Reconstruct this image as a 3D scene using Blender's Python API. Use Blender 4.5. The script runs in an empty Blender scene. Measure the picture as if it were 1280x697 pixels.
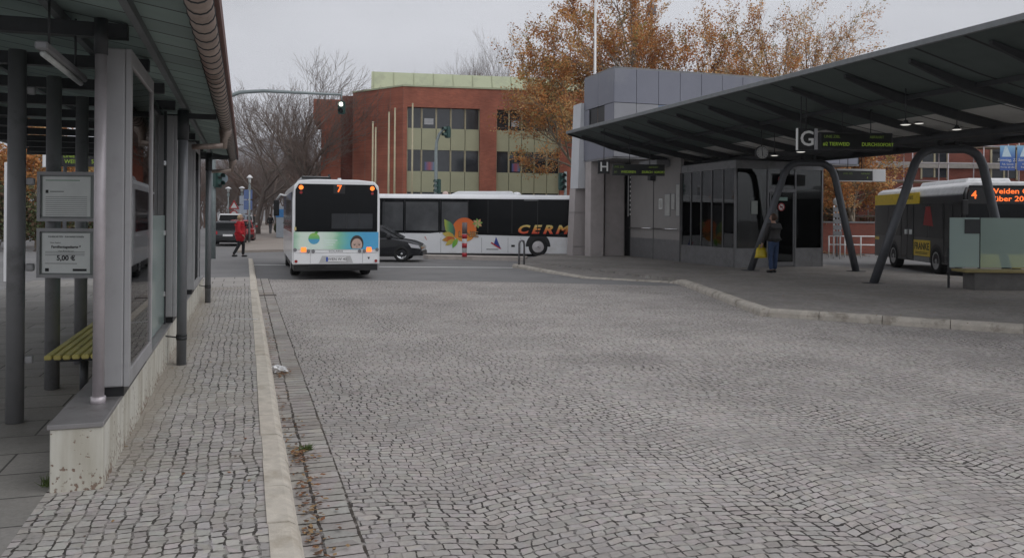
import bpy, bmesh, math, random
from mathutils import Vector, Matrix, Euler
R = math.radians
random.seed(11)
S_ = bpy.context.scene
C = S_.collection

# ------------------------------------------------------------------ camera model (also used to survey the photograph)
F, PX, PY, H, ROLL = 1024.0, 640.0, 270.5, 1.8, 0.008
def ray(px, py):
    a = (px-PX)/F; b = -(py-PY)/F; c, s = math.cos(ROLL), math.sin(ROLL)
    return Vector((a*c-b*s, 1.0, a*s+b*c))
def G(px, py, z=0.0):
    d = ray(px, py); t = (z-H)/d.z
    return Vector((0, 0, H)) + d*t
def V(px, py, Y):
    return Vector((0, 0, H)) + ray(px, py)*Y

# station axes: u runs along the platforms, n across them
ROT = math.atan2(333.5, F)
U = Vector((-math.sin(ROT), math.cos(ROT), 0)); N = Vector((math.cos(ROT), math.sin(ROT), 0))
O = Vector((-2.485, 5.0, 0))
def W(n, u, z=0.0):
    return O + N*n + U*u + Vector((0, 0, z))
def nu(p):
    d = p-O
    return d.dot(N), d.dot(U)

# ------------------------------------------------------------------ helpers
def link(o): C.objects.link(o); return o
def thing(name, label, cat, loc=(0,0,0), rz=0.0, group=None):
    o = link(bpy.data.objects.new(name, None)); o.location = loc; o.rotation_euler = (0,0,rz)
    o.empty_display_size = 0.2
    o['label'] = label; o['category'] = cat
    if group: o['group'] = group
    return o
def tag(o, label, cat, group=None, kind=None):
    o['label'] = label; o['category'] = cat
    if group: o['group'] = group
    if kind: o['kind'] = kind
    return o
def struct(o, label=None, kind='structure'):
    o['kind'] = kind
    if label: o['label'] = label
    return o
def dup(root, loc, rz, label, group=None):
    r = root.copy(); link(r); r.location = loc; r.rotation_euler = (0,0,rz); r['label'] = label
    if group: r['group'] = group
    for ch in list(root.children):
        c = ch.copy(); link(c); c.parent = r
        for g in list(ch.children):
            d = g.copy(); link(d); d.parent = c
    return r

class MB:
    """collects shapes into one mesh"""
    def __init__(self): self.bm = bmesh.new(); self.mi = 0
    def _new(self, vs, fs, smooth=False):
        bv = [self.bm.verts.new(v) for v in vs]
        for f in fs:
            try:
                fc = self.bm.faces.new([bv[i] for i in f]); fc.material_index = self.mi; fc.smooth = smooth
            except ValueError: pass
        return bv
    def box(self, x0, x1, y0, y1, z0, z1, bev=0, seg=2, M=None):
        vs = [Vector((x,y,z)) for z in (z0,z1) for y in (y0,y1) for x in (x0,x1)]
        if M: vs = [M @ v for v in vs]
        fs = [(0,2,3,1),(4,5,7,6),(0,1,5,4),(2,6,7,3),(0,4,6,2),(1,3,7,5)]
        if not bev: self._new(vs, fs); return self
        b = bmesh.new(); bv = [b.verts.new(v) for v in vs]
        for f in fs: b.faces.new([bv[i] for i in f])
        bmesh.ops.bevel(b, geom=b.edges[:], offset=bev, segments=seg, profile=0.5, affect='EDGES')
        self.merge(b); return self
    def merge(self, b, smooth=False):
        b.verts.index_update()
        self._new([v.co.copy() for v in b.verts], [[v.index for v in f.verts] for f in b.faces], smooth); b.free()
    def tube(self, pts, r, seg=10, cap=True, smooth=True, r1=None):
        pts = [Vector(p) for p in pts]; n = len(pts); rings = []
        prev = None
        for i, p in enumerate(pts):
            if i == 0: d = pts[1]-p
            elif i == n-1: d = p-pts[i-1]
            else: d = (pts[i+1]-p).normalized() + (p-pts[i-1]).normalized()
            if d.length < 1e-9: d = Vector((0,0,1))
            d.normalize()
            if prev is None:
                a = d.orthogonal().normalized()
            else:
                a = prev - d*prev.dot(d)
                a = a.normalized() if a.length > 1e-6 else d.orthogonal().normalized()
            prev = a; b = d.cross(a)
            rr = r if r1 is None else r+(r1-r)*i/(n-1)
            if isinstance(r, (list, tuple)): rr = r[i]
            rings.append([p + (a*math.cos(2*math.pi*k/seg) + b*math.sin(2*math.pi*k/seg))*rr for k in range(seg)])
        vs = [v for ring in rings for v in ring]; fs = []
        for i in range(n-1):
            for k in range(seg):
                k2 = (k+1) % seg
                fs.append((i*seg+k, i*seg+k2, (i+1)*seg+k2, (i+1)*seg+k))
        if cap:
            fs.append(tuple(reversed(range(seg)))); fs.append(tuple((n-1)*seg+k for k in range(seg)))
        self._new(vs, fs, smooth); return self
    def lathe(self, prof, seg=20, M=None, smooth=True):
        vs = []; fs = []; n = len(prof)
        for k in range(seg):
            a = 2*math.pi*k/seg
            for r, z in prof:
                v = Vector((r*math.cos(a), r*math.sin(a), z)); vs.append(M @ v if M else v)
        for k in range(seg):
            k2 = (k+1) % seg
            for i in range(n-1):
                fs.append((k*n+i, k2*n+i, k2*n+i+1, k*n+i+1))
        self._new(vs, fs, smooth); return self
    def ball(self, c, r, seg=12, sx=1, sy=1, sz=1):
        b = bmesh.new(); bmesh.ops.create_uvsphere(b, u_segments=seg, v_segments=max(6, seg//2+2), radius=1)
        for v in b.verts: v.co = Vector((v.co.x*r*sx+c[0], v.co.y*r*sy+c[1], v.co.z*r*sz+c[2]))
        self.merge(b, True); return self
    def prism(self, poly, a, b, axis='y', bev=0):
        """poly: list of 2D points; extruded from a to b along axis"""
        def P(p, t):
            return Vector((p[0], t, p[1])) if axis == 'y' else (Vector((t, p[0], p[1])) if axis == 'x' else Vector((p[0], p[1], t)))
        n = len(poly)
        vs = [P(p, a) for p in poly] + [P(p, b) for p in poly]
        fs = [tuple(range(n)), tuple(reversed(range(n, 2*n)))] + [(i, n+i, n+(i+1) % n, (i+1) % n) for i in range(n)]
        if bev:
            bb = bmesh.new(); bv = [bb.verts.new(v) for v in vs]
            for f in fs: bb.faces.new([bv[i] for i in f])
            bmesh.ops.recalc_face_normals(bb, faces=bb.faces[:])
            bmesh.ops.bevel(bb, geom=bb.edges[:], offset=bev, segments=2, profile=0.5, affect='EDGES')
            self.merge(bb)
        else: self._new(vs, fs)
        return self
    def face(self, pts): self._new([Vector(p) for p in pts], [tuple(range(len(pts)))]); return self
    def disc(self, c, r, nrm, seg=20, th=0.004):
        nrm = Vector(nrm).normalized(); self.tube([Vector(c), Vector(c)+nrm*th], r, seg, smooth=False); return self
    def build(self, name, mats, parent=None, smooth=None, loc=None, rz=None):
        bmesh.ops.recalc_face_normals(self.bm, faces=self.bm.faces[:])
        me = bpy.data.meshes.new(name); self.bm.to_mesh(me); self.bm.free()
        for m in (mats if isinstance(mats, (list, tuple)) else [mats]): me.materials.append(m)
        if smooth:
            for p in me.polygons: p.use_smooth = True
        o = link(bpy.data.objects.new(name, me))
        if parent: o.parent = parent
        if loc is not None: o.location = loc
        if rz is not None: o.rotation_euler = (0,0,rz)
        return o

def text(name, s, size, m, parent, loc, rot=(R(90),0,0), ext=0.002, align='CENTER', sx=1.0, shear=0.0, bold=0.0):
    cu = bpy.data.curves.new(name, 'FONT'); cu.body = s; cu.size = size; cu.extrude = ext; cu.align_x = align; cu.align_y = 'CENTER'
    cu.shear = shear; cu.offset = bold; cu.resolution_u = 3
    cu.materials.append(m)
    t = bpy.data.objects.new(name, cu); me = bpy.data.meshes.new_from_object(t); me.name = name
    bpy.data.objects.remove(t); bpy.data.curves.remove(cu)
    o = link(bpy.data.objects.new(name, me)); o.location = loc; o.rotation_euler = rot; o.scale = (sx,1,1)
    if parent: o.parent = parent
    return o

# ------------------------------------------------------------------ materials
MATS = {}
def nodes_of(name):
    m = bpy.data.materials.new(name); m.use_nodes = True; nt = m.node_tree
    return m, nt, nt.nodes['Principled BSDF']
def mat(name, col, rough=0.6, metal=0.0, var=0.12, scale=6.0, bump=0.0, bscale=40.0, coat=0.0, spec=0.5, dirt=None, dscale=1.5, dlo=.52, dhi=.7):
    if name in MATS: return MATS[name]
    m, nt, b = nodes_of(name); L = nt.links.new; ns = nt.nodes
    tc = ns.new('ShaderNodeTexCoord')
    no = ns.new('ShaderNodeTexNoise'); no.inputs['Scale'].default_value = scale; no.inputs['Detail'].default_value = 5; no.inputs['Roughness'].default_value = .65
    L(tc.outputs['Object'], no.inputs['Vector'])
    rp = ns.new('ShaderNodeValToRGB'); rp.color_ramp.elements[0].position = .3; rp.color_ramp.elements[1].position = .7
    lo = [max(0, c*(1-var)) for c in col]; hi = [min(1, c*(1+var)) for c in col]
    rp.color_ramp.elements[0].color = (*lo, 1); rp.color_ramp.elements[1].color = (*hi, 1)
    L(no.outputs['Fac'], rp.inputs['Fac'])
    out = rp.outputs['Color']
    if dirt:
        n2 = ns.new('ShaderNodeTexNoise'); n2.inputs['Scale'].default_value = dscale; n2.inputs['Detail'].default_value = 8; n2.inputs['Roughness'].default_value = .7
        L(tc.outputs['Object'], n2.inputs['Vector'])
        r2 = ns.new('ShaderNodeMapRange'); r2.inputs['From Min'].default_value = dlo; r2.inputs['From Max'].default_value = dhi
        L(n2.outputs['Fac'], r2.inputs['Value'])
        mx = ns.new('ShaderNodeMix'); mx.data_type = 'RGBA'; L(r2.outputs['Result'], mx.inputs['Factor']); L(out, mx.inputs['A']); mx.inputs['B'].default_value = (*dirt, 1)
        out = mx.outputs['Result']
    L(out, b.inputs['Base Color'])
    b.inputs['Roughness'].default_value = rough; b.inputs['Metallic'].default_value = metal
    b.inputs['Coat Weight'].default_value = coat; b.inputs['Specular IOR Level'].default_value = spec
    if bump:
        n3 = ns.new('ShaderNodeTexNoise'); n3.inputs['Scale'].default_value = bscale; n3.inputs['Detail'].default_value = 4; L(tc.outputs['Object'], n3.inputs['Vector'])
        bp = ns.new('ShaderNodeBump'); bp.inputs['Strength'].default_value = bump; bp.inputs['Distance'].default_value = .01
        L(n3.outputs['Fac'], bp.inputs['Height']); L(bp.outputs['Normal'], b.inputs['Normal'])
    MATS[name] = m; return m
def emit(name, col, st):
    if name in MATS: return MATS[name]
    m, nt, b = nodes_of(name); b.inputs['Base Color'].default_value = (*[c*.4 for c in col], 1)
    b.inputs['Emission Color'].default_value = (*col, 1); b.inputs['Emission Strength'].default_value = st; MATS[name] = m; return m
def glass(name, tint=(.8,.85,.85), ior=1.5, opaque=0.0, ocol=(.6,.7,.68), rough=0.02):
    """thin pane: fresnel reflection over see-through tint, optionally frosted"""
    if name in MATS: return MATS[name]
    m, nt, b = nodes_of(name); ns = nt.nodes; L = nt.links.new
    tr = ns.new('ShaderNodeBsdfTransparent'); tr.inputs['Color'].default_value = (*tint, 1)
    gl = ns.new('ShaderNodeBsdfGlossy'); gl.inputs['Roughness'].default_value = rough
    fr = ns.new('ShaderNodeFresnel'); fr.inputs['IOR'].default_value = ior
    mx = ns.new('ShaderNodeMixShader'); base = tr.outputs[0]
    if opaque:
        df = ns.new('ShaderNodeBsdfDiffuse'); df.inputs['Color'].default_value = (*ocol, 1)
        tl = ns.new('ShaderNodeBsdfTranslucent'); tl.inputs['Color'].default_value = (*ocol, 1)
        md = ns.new('ShaderNodeMixShader'); md.inputs['Fac'].default_value = .45; L(df.outputs[0], md.inputs[1]); L(tl.outputs[0], md.inputs[2])
        mo = ns.new('ShaderNodeMixShader'); mo.inputs['Fac'].default_value = opaque; L(tr.outputs[0], mo.inputs[1]); L(md.outputs[0], mo.inputs[2]); base = mo.outputs[0]
    L(fr.outputs[0], mx.inputs['Fac']); L(base, mx.inputs[1]); L(gl.outputs[0], mx.inputs[2])
    L(mx.outputs[0], ns['Material Output'].inputs['Surface']); MATS[name] = m; return m

def paving(name, c1, c2, mortar, bw, rh, ms, swap=False, arc=0.0, arcw=1.4, wob=.02, off=.5, bump=.5, bigvar=.15, rough=.75, stain=None, mvar=True, smooth=.25, rot=-ROT, jlo=.4, dust=None):
    if name in MATS: return MATS[name]
    m, nt, b = nodes_of(name); ns = nt.nodes; L = nt.links.new
    def math_(op, a, bb=None, cc=None):
        n = ns.new('ShaderNodeMath'); n.operation = op
        for i, v in enumerate((a, bb, cc)):
            if v is None: continue
            if isinstance(v, (int, float)): n.inputs[i].default_value = v
            else: L(v, n.inputs[i])
        return n.outputs[0]
    ge = ns.new('ShaderNodeNewGeometry')
    mp = ns.new('ShaderNodeVectorRotate'); mp.rotation_type = 'Z_AXIS'; mp.inputs['Angle'].default_value = rot
    L(ge.outputs['Position'], mp.inputs['Vector'])
    sp = ns.new('ShaderNodeSeparateXYZ'); L(mp.outputs['Vector'], sp.inputs[0])
    x, y = sp.outputs['X'], sp.outputs['Y']
    def noise(sc, det=2, vec=None, rg=.5):
        n = ns.new('ShaderNodeTexNoise'); n.inputs['Scale'].default_value = sc; n.inputs['Detail'].default_value = det; n.inputs['Roughness'].default_value = rg
        L(vec or mp.outputs['Vector'], n.inputs['Vector']); return n
    nz = noise(2.6, 3); nzc = ns.new('ShaderNodeSeparateColor'); L(nz.outputs['Color'], nzc.inputs[0])
    nf = noise(13, 2); nfc = ns.new('ShaderNodeSeparateColor'); L(nf.outputs['Color'], nfc.inputs[0])
    dx = math_('MULTIPLY_ADD', math_('SUBTRACT', nzc.outputs[0], .5), wob*6, math_('MULTIPLY', math_('SUBTRACT', nfc.outputs[0], .5), wob*2.6))
    dy = math_('MULTIPLY_ADD', math_('SUBTRACT', nzc.outputs[1], .5), wob*6, math_('MULTIPLY', math_('SUBTRACT', nfc.outputs[1], .5), wob*2.6))
    x2 = math_('ADD', x, dx); y2 = math_('ADD', y, dy)
    tsq = None
    if arc:
        skew = math_('MULTIPLY_ADD', y, .1, x2)
        t = math_('MULTIPLY_ADD', math_('FRACT', math_('DIVIDE', skew, arcw)), 2.0, -1.0)
        tsq = math_('MULTIPLY', t, t)
        y2 = math_('MULTIPLY_ADD', tsq, arc, y2)
    cb = ns.new('ShaderNodeCombineXYZ')
    along, across = (y2, x2) if swap else (x2, y2)
    if mvar:
        # every row has its own stone length and start
        wn = ns.new('ShaderNodeTexWhiteNoise'); wn.noise_dimensions = '1D'; L(math_('FLOOR', math_('DIVIDE', across, rh)), wn.inputs['W'])
        along = math_('ADD', math_('MULTIPLY', along, math_('MULTIPLY_ADD', wn.outputs['Value'], .4, .8)), math_('MULTIPLY', wn.outputs['Value'], 3.7))
    L(along, cb.inputs[0]); L(across, cb.inputs[1])
    br = ns.new('ShaderNodeTexBrick'); br.offset = off; br.offset_frequency = 2; br.squash = 1.0
    br.inputs['Scale'].default_value = 1.0; br.inputs['Brick Width'].default_value = bw; br.inputs['Row Height'].default_value = rh
    br.inputs['Mortar Smooth'].default_value = smooth
    br.inputs['Color1'].default_value = (*c1, 1); br.inputs['Color2'].default_value = (*c2, 1); br.inputs['Mortar'].default_value = (*([q*.86 for q in c1] if mvar else mortar), 1)
    L(cb.outputs[0], br.inputs['Vector'])
    if mvar:
        mn = noise(1.1, 3); mr = ns.new('ShaderNodeMapRange'); mr.inputs['From Min'].default_value = .3; mr.inputs['From Max'].default_value = .72
        mr.inputs['To Min'].default_value = ms*.6; mr.inputs['To Max'].default_value = ms*1.5
        L(mn.outputs['Fac'], mr.inputs['Value']); L(mr.outputs['Result'], br.inputs['Mortar Size'])
    else: br.inputs['Mortar Size'].default_value = ms
    base_col = br.outputs['Color']
    if mvar:
        # joints are open and dark in places, filled with pale sand in others
        jn = noise(11, 3, rg=.65); jm = ns.new('ShaderNodeMapRange'); jm.inputs['From Min'].default_value = jlo; jm.inputs['From Max'].default_value = jlo+.13; L(jn.outputs['Fac'], jm.inputs['Value'])
        if tsq is not None: L(math_('MULTIPLY_ADD', math_('SUBTRACT', tsq, .33), .09, jn.outputs['Fac']), jm.inputs['Value'])
        jx = ns.new('ShaderNodeMix'); jx.data_type = 'RGBA'; L(math_('MULTIPLY', br.outputs['Fac'], jm.outputs['Result']), jx.inputs['Factor']); L(br.outputs['Color'], jx.inputs['A']); jx.inputs['B'].default_value = (*mortar, 1)
        base_col = jx.outputs['Result']
        # single stones that are paler, darker or pinkish
        st = ns.new('ShaderNodeTexVoronoi'); st.inputs['Scale'].default_value = 1/rh*.9; L(cb.outputs[0], st.inputs['Vector'])
        hs = ns.new('ShaderNodeMix'); hs.data_type = 'RGBA'; hs.blend_type = 'OVERLAY'; hs.inputs['Factor'].default_value = .13; L(base_col, hs.inputs['A'])
        dsat = ns.new('ShaderNodeHueSaturation'); dsat.inputs['Saturation'].default_value = .22; L(st.outputs['Color'], dsat.inputs['Color']); L(dsat.outputs['Color'], hs.inputs['B']); base_col = hs.outputs['Result']
    big = noise(.45, 5, rg=.6); bmr = ns.new('ShaderNodeMapRange'); bmr.inputs['From Min'].default_value = .3; bmr.inputs['From Max'].default_value = .7
    bmr.inputs['To Min'].default_value = 1-bigvar; bmr.inputs['To Max'].default_value = 1+bigvar; L(big.outputs['Fac'], bmr.inputs['Value'])
    fine = noise(38, 5, rg=.7); fmr = ns.new('ShaderNodeMapRange'); fmr.inputs['From Min'].default_value = .25; fmr.inputs['From Max'].default_value = .75
    fmr.inputs['To Min'].default_value = .82; fmr.inputs['To Max'].default_value = 1.18; L(fine.outputs['Fac'], fmr.inputs['Value'])
    mul = math_('MULTIPLY', bmr.outputs['Result'], fmr.outputs['Result'])
    vm = ns.new('ShaderNodeVectorMath'); vm.operation = 'SCALE'; L(base_col, vm.inputs[0]); L(mul, vm.inputs['Scale'])
    out = vm.outputs[0]
    if stain:
        sn = noise(.8, 6, rg=.65); smr = ns.new('ShaderNodeMapRange'); smr.inputs['From Min'].default_value = .52; smr.inputs['From Max'].default_value = .68; L(sn.outputs['Fac'], smr.inputs['Value'])
        mx = ns.new('ShaderNodeMix'); mx.data_type = 'RGBA'; L(math_('MULTIPLY', smr.outputs['Result'], stain[3]), mx.inputs['Factor']); L(out, mx.inputs['A']); mx.inputs['B'].default_value = (*stain[:3], 1); out = mx.outputs['Result']
    if name == 'cobbles':      # oil drips and rubbed-in tyre dirt
        on = noise(.33, 3, rg=.5); om = ns.new('ShaderNodeMapRange'); om.inputs['From Min'].default_value = .6; om.inputs['From Max'].default_value = .72; om.inputs['To Max'].default_value = .45; L(on.outputs['Fac'], om.inputs['Value'])
        o2 = noise(5.5, 4, rg=.6); om2 = ns.new('ShaderNodeMapRange'); om2.inputs['From Min'].default_value = .68; om2.inputs['From Max'].default_value = .76; om2.inputs['To Max'].default_value = .4; L(o2.outputs['Fac'], om2.inputs['Value'])
        ox = ns.new('ShaderNodeMix'); ox.data_type = 'RGBA'; L(math_('MAXIMUM', om.outputs['Result'], om2.outputs['Result']), ox.inputs['Factor']); L(out, ox.inputs['A']); ov = ns.new('ShaderNodeVectorMath'); ov.operation = 'SCALE'; L(out, ov.inputs[0]); ov.inputs['Scale'].default_value = .5; L(ov.outputs[0], ox.inputs['B']); out = ox.outputs['Result']
    if dust:      # sand and dirt swept up against the wall foot
        dn = noise(2.2, 6, rg=.65); dm = ns.new('ShaderNodeMapRange'); dm.inputs['From Min'].default_value = dust[0]; dm.inputs['From Max'].default_value = dust[1]; dm.inputs['To Max'].default_value = .75; L(x, dm.inputs['Value'])
        dk = ns.new('ShaderNodeMapRange'); dk.inputs['From Min'].default_value = .62; dk.inputs['From Max'].default_value = .95; dk.inputs['To Max'].default_value = .85; L(math_('ADD', dm.outputs['Result'], math_('MULTIPLY', dn.outputs['Fac'], .7)), dk.inputs['Value'])
        du = ns.new('ShaderNodeMapRange'); du.inputs['From Min'].default_value = 5.3; du.inputs['From Max'].default_value = 6.9; L(math_('MULTIPLY_ADD', dn.outputs['Fac'], .8, math_('SUBTRACT', y, .4)), du.inputs['Value'])
        mx = ns.new('ShaderNodeMix'); mx.data_type = 'RGBA'; L(math_('MULTIPLY', dk.outputs['Result'], du.outputs['Result']), mx.inputs['Factor']); L(out, mx.inputs['A']); vm2 = ns.new('ShaderNodeVectorMath'); vm2.operation = 'SCALE'; vm2.inputs[0].default_value = (.33,.298,.25); L(mul, vm2.inputs['Scale']); L(vm2.outputs[0], mx.inputs['B']); out = mx.outputs['Result']
    L(out, b.inputs['Base Color']); b.inputs['Roughness'].default_value = rough; b.inputs['Specular IOR Level'].default_value = .35
    h = math_('ADD', math_('SUBTRACT', 1.0, br.outputs['Fac']), math_('MULTIPLY', nf.outputs['Fac'], .5))
    bp = ns.new('ShaderNodeBump'); bp.inputs['Strength'].default_value = bump; bp.inputs['Distance'].default_value = .012; L(h, bp.inputs['Height']); L(bp.outputs['Normal'], b.inputs['Normal'])
    MATS[name] = m; return m

def brickwork(name, c1, c2, mortar, axis='xz'):
    """brick wall in object space; joints vanish with distance as in the photo"""
    if name in MATS: return MATS[name]
    m, nt, b = nodes_of(name); ns = nt.nodes; L = nt.links.new
    tc = ns.new('ShaderNodeTexCoord'); sp = ns.new('ShaderNodeSeparateXYZ'); L(tc.outputs['Object'], sp.inputs[0])
    ad = ns.new('ShaderNodeMath'); ad.operation = 'ADD'; L(sp.outputs['X'], ad.inputs[0]); L(sp.outputs['Y'], ad.inputs[1])
    cb = ns.new('ShaderNodeCombineXYZ'); L(ad.outputs[0], cb.inputs[0]); L(sp.outputs['Z'], cb.inputs[1])
    br = ns.new('ShaderNodeTexBrick'); br.inputs['Scale'].default_value = 1; br.inputs['Brick Width'].default_value = .25; br.inputs['Row Height'].default_value = .083; br.inputs['Mortar Size'].default_value = .006
    br.inputs['Color1'].default_value = (*c1, 1); br.inputs['Color2'].default_value = (*c2, 1); br.inputs['Mortar'].default_value = (*mortar, 1)
    L(cb.outputs[0], br.inputs['Vector'])
    no = ns.new('ShaderNodeTexNoise'); no.inputs['Scale'].default_value = .6; no.inputs['Detail'].default_value = 6; L(tc.outputs['Object'], no.inputs['Vector'])
    mr = ns.new('ShaderNodeMapRange'); mr.inputs['From Min'].default_value = .3; mr.inputs['From Max'].default_value = .7; mr.inputs['To Min'].default_value = .75; mr.inputs['To Max'].default_value = 1.2; L(no.outputs['Fac'], mr.inputs['Value'])
    vm = ns.new('ShaderNodeVectorMath'); vm.operation = 'SCALE'; L(br.outputs['Color'], vm.inputs[0]); L(mr.outputs['Result'], vm.inputs['Scale'])
    L(vm.outputs[0], b.inputs['Base Color']); b.inputs['Roughness'].default_value = .85
    bp = ns.new('ShaderNodeBump'); bp.inputs['Strength'].default_value = .3; bp.inputs['Distance'].default_value = .01; bp.invert = True; L(br.outputs['Fac'], bp.inputs['Height']); L(bp.outputs['Normal'], b.inputs['Normal'])
    MATS[name] = m; return m

def ramp_x(name, stops, axis='X', rough=.3, coat=.3):
    """printed film with a colour run along the object's length (Generated coordinate)"""
    m, nt, b = nodes_of(name); ns = nt.nodes; L = nt.links.new
    tc = ns.new('ShaderNodeTexCoord'); sp = ns.new('ShaderNodeSeparateXYZ'); L(tc.outputs['Generated'], sp.inputs[0])
    no = ns.new('ShaderNodeTexNoise'); no.inputs['Scale'].default_value = 2.0; L(tc.outputs['Generated'], no.inputs['Vector'])
    ad = ns.new('ShaderNodeMath'); ad.operation = 'MULTIPLY_ADD'; L(no.outputs['Fac'], ad.inputs[0]); ad.inputs[1].default_value = .12; L(sp.outputs[axis], ad.inputs[2])
    sb = ns.new('ShaderNodeMath'); sb.operation = 'SUBTRACT'; L(ad.outputs[0], sb.inputs[0]); sb.inputs[1].default_value = .06
    rp = ns.new('ShaderNodeValToRGB'); L(sb.outputs[0], rp.inputs['Fac']); els = rp.color_ramp.elements
    while len(els) < len(stops): els.new(.5)
    for e, (p, c) in zip(els, stops): e.position = p; e.color = (*c, 1)
    L(rp.outputs['Color'], b.inputs['Base Color']); b.inputs['Roughness'].default_value = rough; b.inputs['Coat Weight'].default_value = coat
    return m

m_cobble = paving('cobbles', (.345,.318,.296), (.43,.398,.372), (.04,.034,.03), .088, .074, .0062, arc=.17, arcw=1.85, wob=.016, bigvar=.13, bump=.6, stain=(.27,.25,.235,.55), jlo=.41)
m_cob2 = paving('platform_cobbles', (.34,.318,.296), (.455,.428,.40), (.05,.044,.038), .08, .077, .0065, swap=True, wob=.017, bigvar=.12, bump=.6, stain=(.31,.275,.225,.6), jlo=.41, dust=(-.30,-.86))
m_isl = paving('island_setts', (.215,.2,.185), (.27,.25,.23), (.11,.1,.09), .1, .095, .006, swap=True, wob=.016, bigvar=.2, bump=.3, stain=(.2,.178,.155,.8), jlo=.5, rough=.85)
m_gut = paving('gutter_stones', (.31,.285,.265), (.40,.375,.345), (.055,.045,.037), .14, .21, .010, swap=True, wob=.007, off=.4, bigvar=.15, bump=.5, stain=(.24,.2,.16,.6), rough=.8, jlo=.36)
m_slab = paving('slabs', (.23,.22,.2), (.29,.275,.255), (.07,.065,.06), 1.0, .5, .008, wob=.001, mvar=False, bigvar=.15, bump=.25, smooth=.1, stain=(.14,.13,.115,.7))
m_flag = paving('flagstones', (.33,.305,.28), (.39,.365,.34), (.12,.11,.1), .5, .75, .012, wob=.002, mvar=False, bigvar=.1, bump=.25)
m_plat = mat('platform_asphalt', (.19,.175,.162), .9, var=.16, scale=1.2, bump=.3, bscale=160, dirt=(.2,.185,.17), dscale=.45)
m_asph = mat('asphalt', (.19,.186,.185), .9, var=.1, scale=.8, bump=.25, bscale=140, dirt=(.25,.243,.237), dscale=.25, dlo=.45, dhi=.75)
m_path = mat('path_paving', (.32,.28,.245), .9, var=.1, scale=1.0, bump=.2, bscale=60)
m_kerb = mat('granite_kerb', (.56,.51,.435), .8, var=.16, scale=9, bump=.25, bscale=120, dirt=(.38,.325,.25), dscale=3.0)
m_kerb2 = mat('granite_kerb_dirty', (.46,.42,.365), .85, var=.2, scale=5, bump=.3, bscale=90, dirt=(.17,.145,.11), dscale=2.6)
m_line = mat('road_paint', (.62,.62,.6), .7, var=.12, scale=8, dirt=(.26,.255,.25), dscale=4)
m_wallp = mat('white_wall_paint', (.5,.51,.46), .8, var=.06, scale=3, bump=.15, bscale=60, dirt=(.33,.29,.23), dscale=2.4, dlo=.5, dhi=.75)
m_capst = mat('metal_cap', (.3,.29,.29), .45, .6, var=.1, scale=4, dirt=(.2,.18,.17), dscale=5)
m_grey = mat('grey_powdercoat', (.22,.22,.225), .5, .15, var=.08, scale=3, dirt=(.12,.12,.12), dscale=2)
m_cab = mat('cabinet_aluminium', (.34,.337,.342), .5, .15, var=.06, scale=2, dirt=(.28,.277,.277), dscale=3)
m_galv = mat('galvanised_pole', (.5,.46,.475), .45, .45, var=.1, scale=7)
m_pole2 = mat('grey_painted_pole', (.17,.175,.185), .45, .3, var=.1, scale=5)
m_dark = mat('dark_steel', (.045,.047,.05), .5, .3, var=.15, scale=4)
m_black = mat('black_plastic', (.012,.012,.013), .45, var=.2)
m_rubber = mat('tyre_rubber', (.02,.02,.02), .85, var=.2)
m_chrome = mat('chrome', (.7,.7,.7), .2, 1.0, var=.05)
m_gutter = mat('weathered_zinc_gutter', (.32,.26,.225), .5, .45, var=.18, scale=5, dirt=(.13,.09,.07), dscale=3)
m_rtrim = mat('brown_roof_trim', (.12,.05,.04), .6, var=.15)
m_white = mat('white_paint', (.78,.78,.78), .35, coat=.4, var=.02)
m_buswhite = mat('bus_white_paint', (.84,.85,.86), .32, coat=.5, var=.03, scale=1.5, dirt=(.66,.64,.61), dscale=.9, dlo=.55, dhi=.85)
m_glassd = mat('dark_vehicle_glass', (.009,.01,.011), .1, var=.1, spec=.16)
m_glassm = mat('tinted_vehicle_glass', (.035,.038,.042), .1, var=.3, scale=.8, spec=.35)
m_wing = glass('clear_pane', (.78,.82,.8))
m_frost = glass('frosted_pane', (.8,.88,.86), opaque=.85, ocol=(.6,.75,.71), rough=.12)
m_kglass = glass('kiosk_glass', (.34,.36,.35))
m_orange = emit('orange_lamp', (1,.2,.03), 1.7)
m_orange2 = emit('orange_led', (1,.17,.03), 1.3)
m_redl = mat('red_lens', (.3,.01,.01), .25, coat=.5)
m_redlit = emit('red_lamp', (1,.03,.02), 1.5)
m_led = emit('green_led', (.4,.6,.06), .2)
m_leddim = emit('green_led_dim', (.3,.45,.08), .07)
m_paper = mat('paper', (.8,.82,.8), .7, var=.05)
m_ink = mat('ink', (.03,.03,.03), .7)
m_inkg = mat('ink_grey', (.2,.2,.2), .7)
m_inkgreen = mat('ink_green', (.1,.28,.14), .7)
m_letter = mat('white_letters', (.72,.72,.7), .5)
m_brick = brickwork('red_brick', (.36,.108,.066), (.45,.142,.085), (.3,.18,.14))
m_brickd = brickwork('dark_red_brick', (.22,.066,.046), (.27,.082,.056), (.17,.1,.08))
m_lime = mat('pale_green_panel', (.44,.44,.29), .55, var=.06, scale=1)
m_limem = mat('pale_green_roof_metal', (.5,.54,.36), .5, .1, var=.05, scale=.7, dirt=(.4,.43,.3), dscale=.8)
m_cream = mat('cream_metal', (.5,.45,.3), .5)

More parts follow.
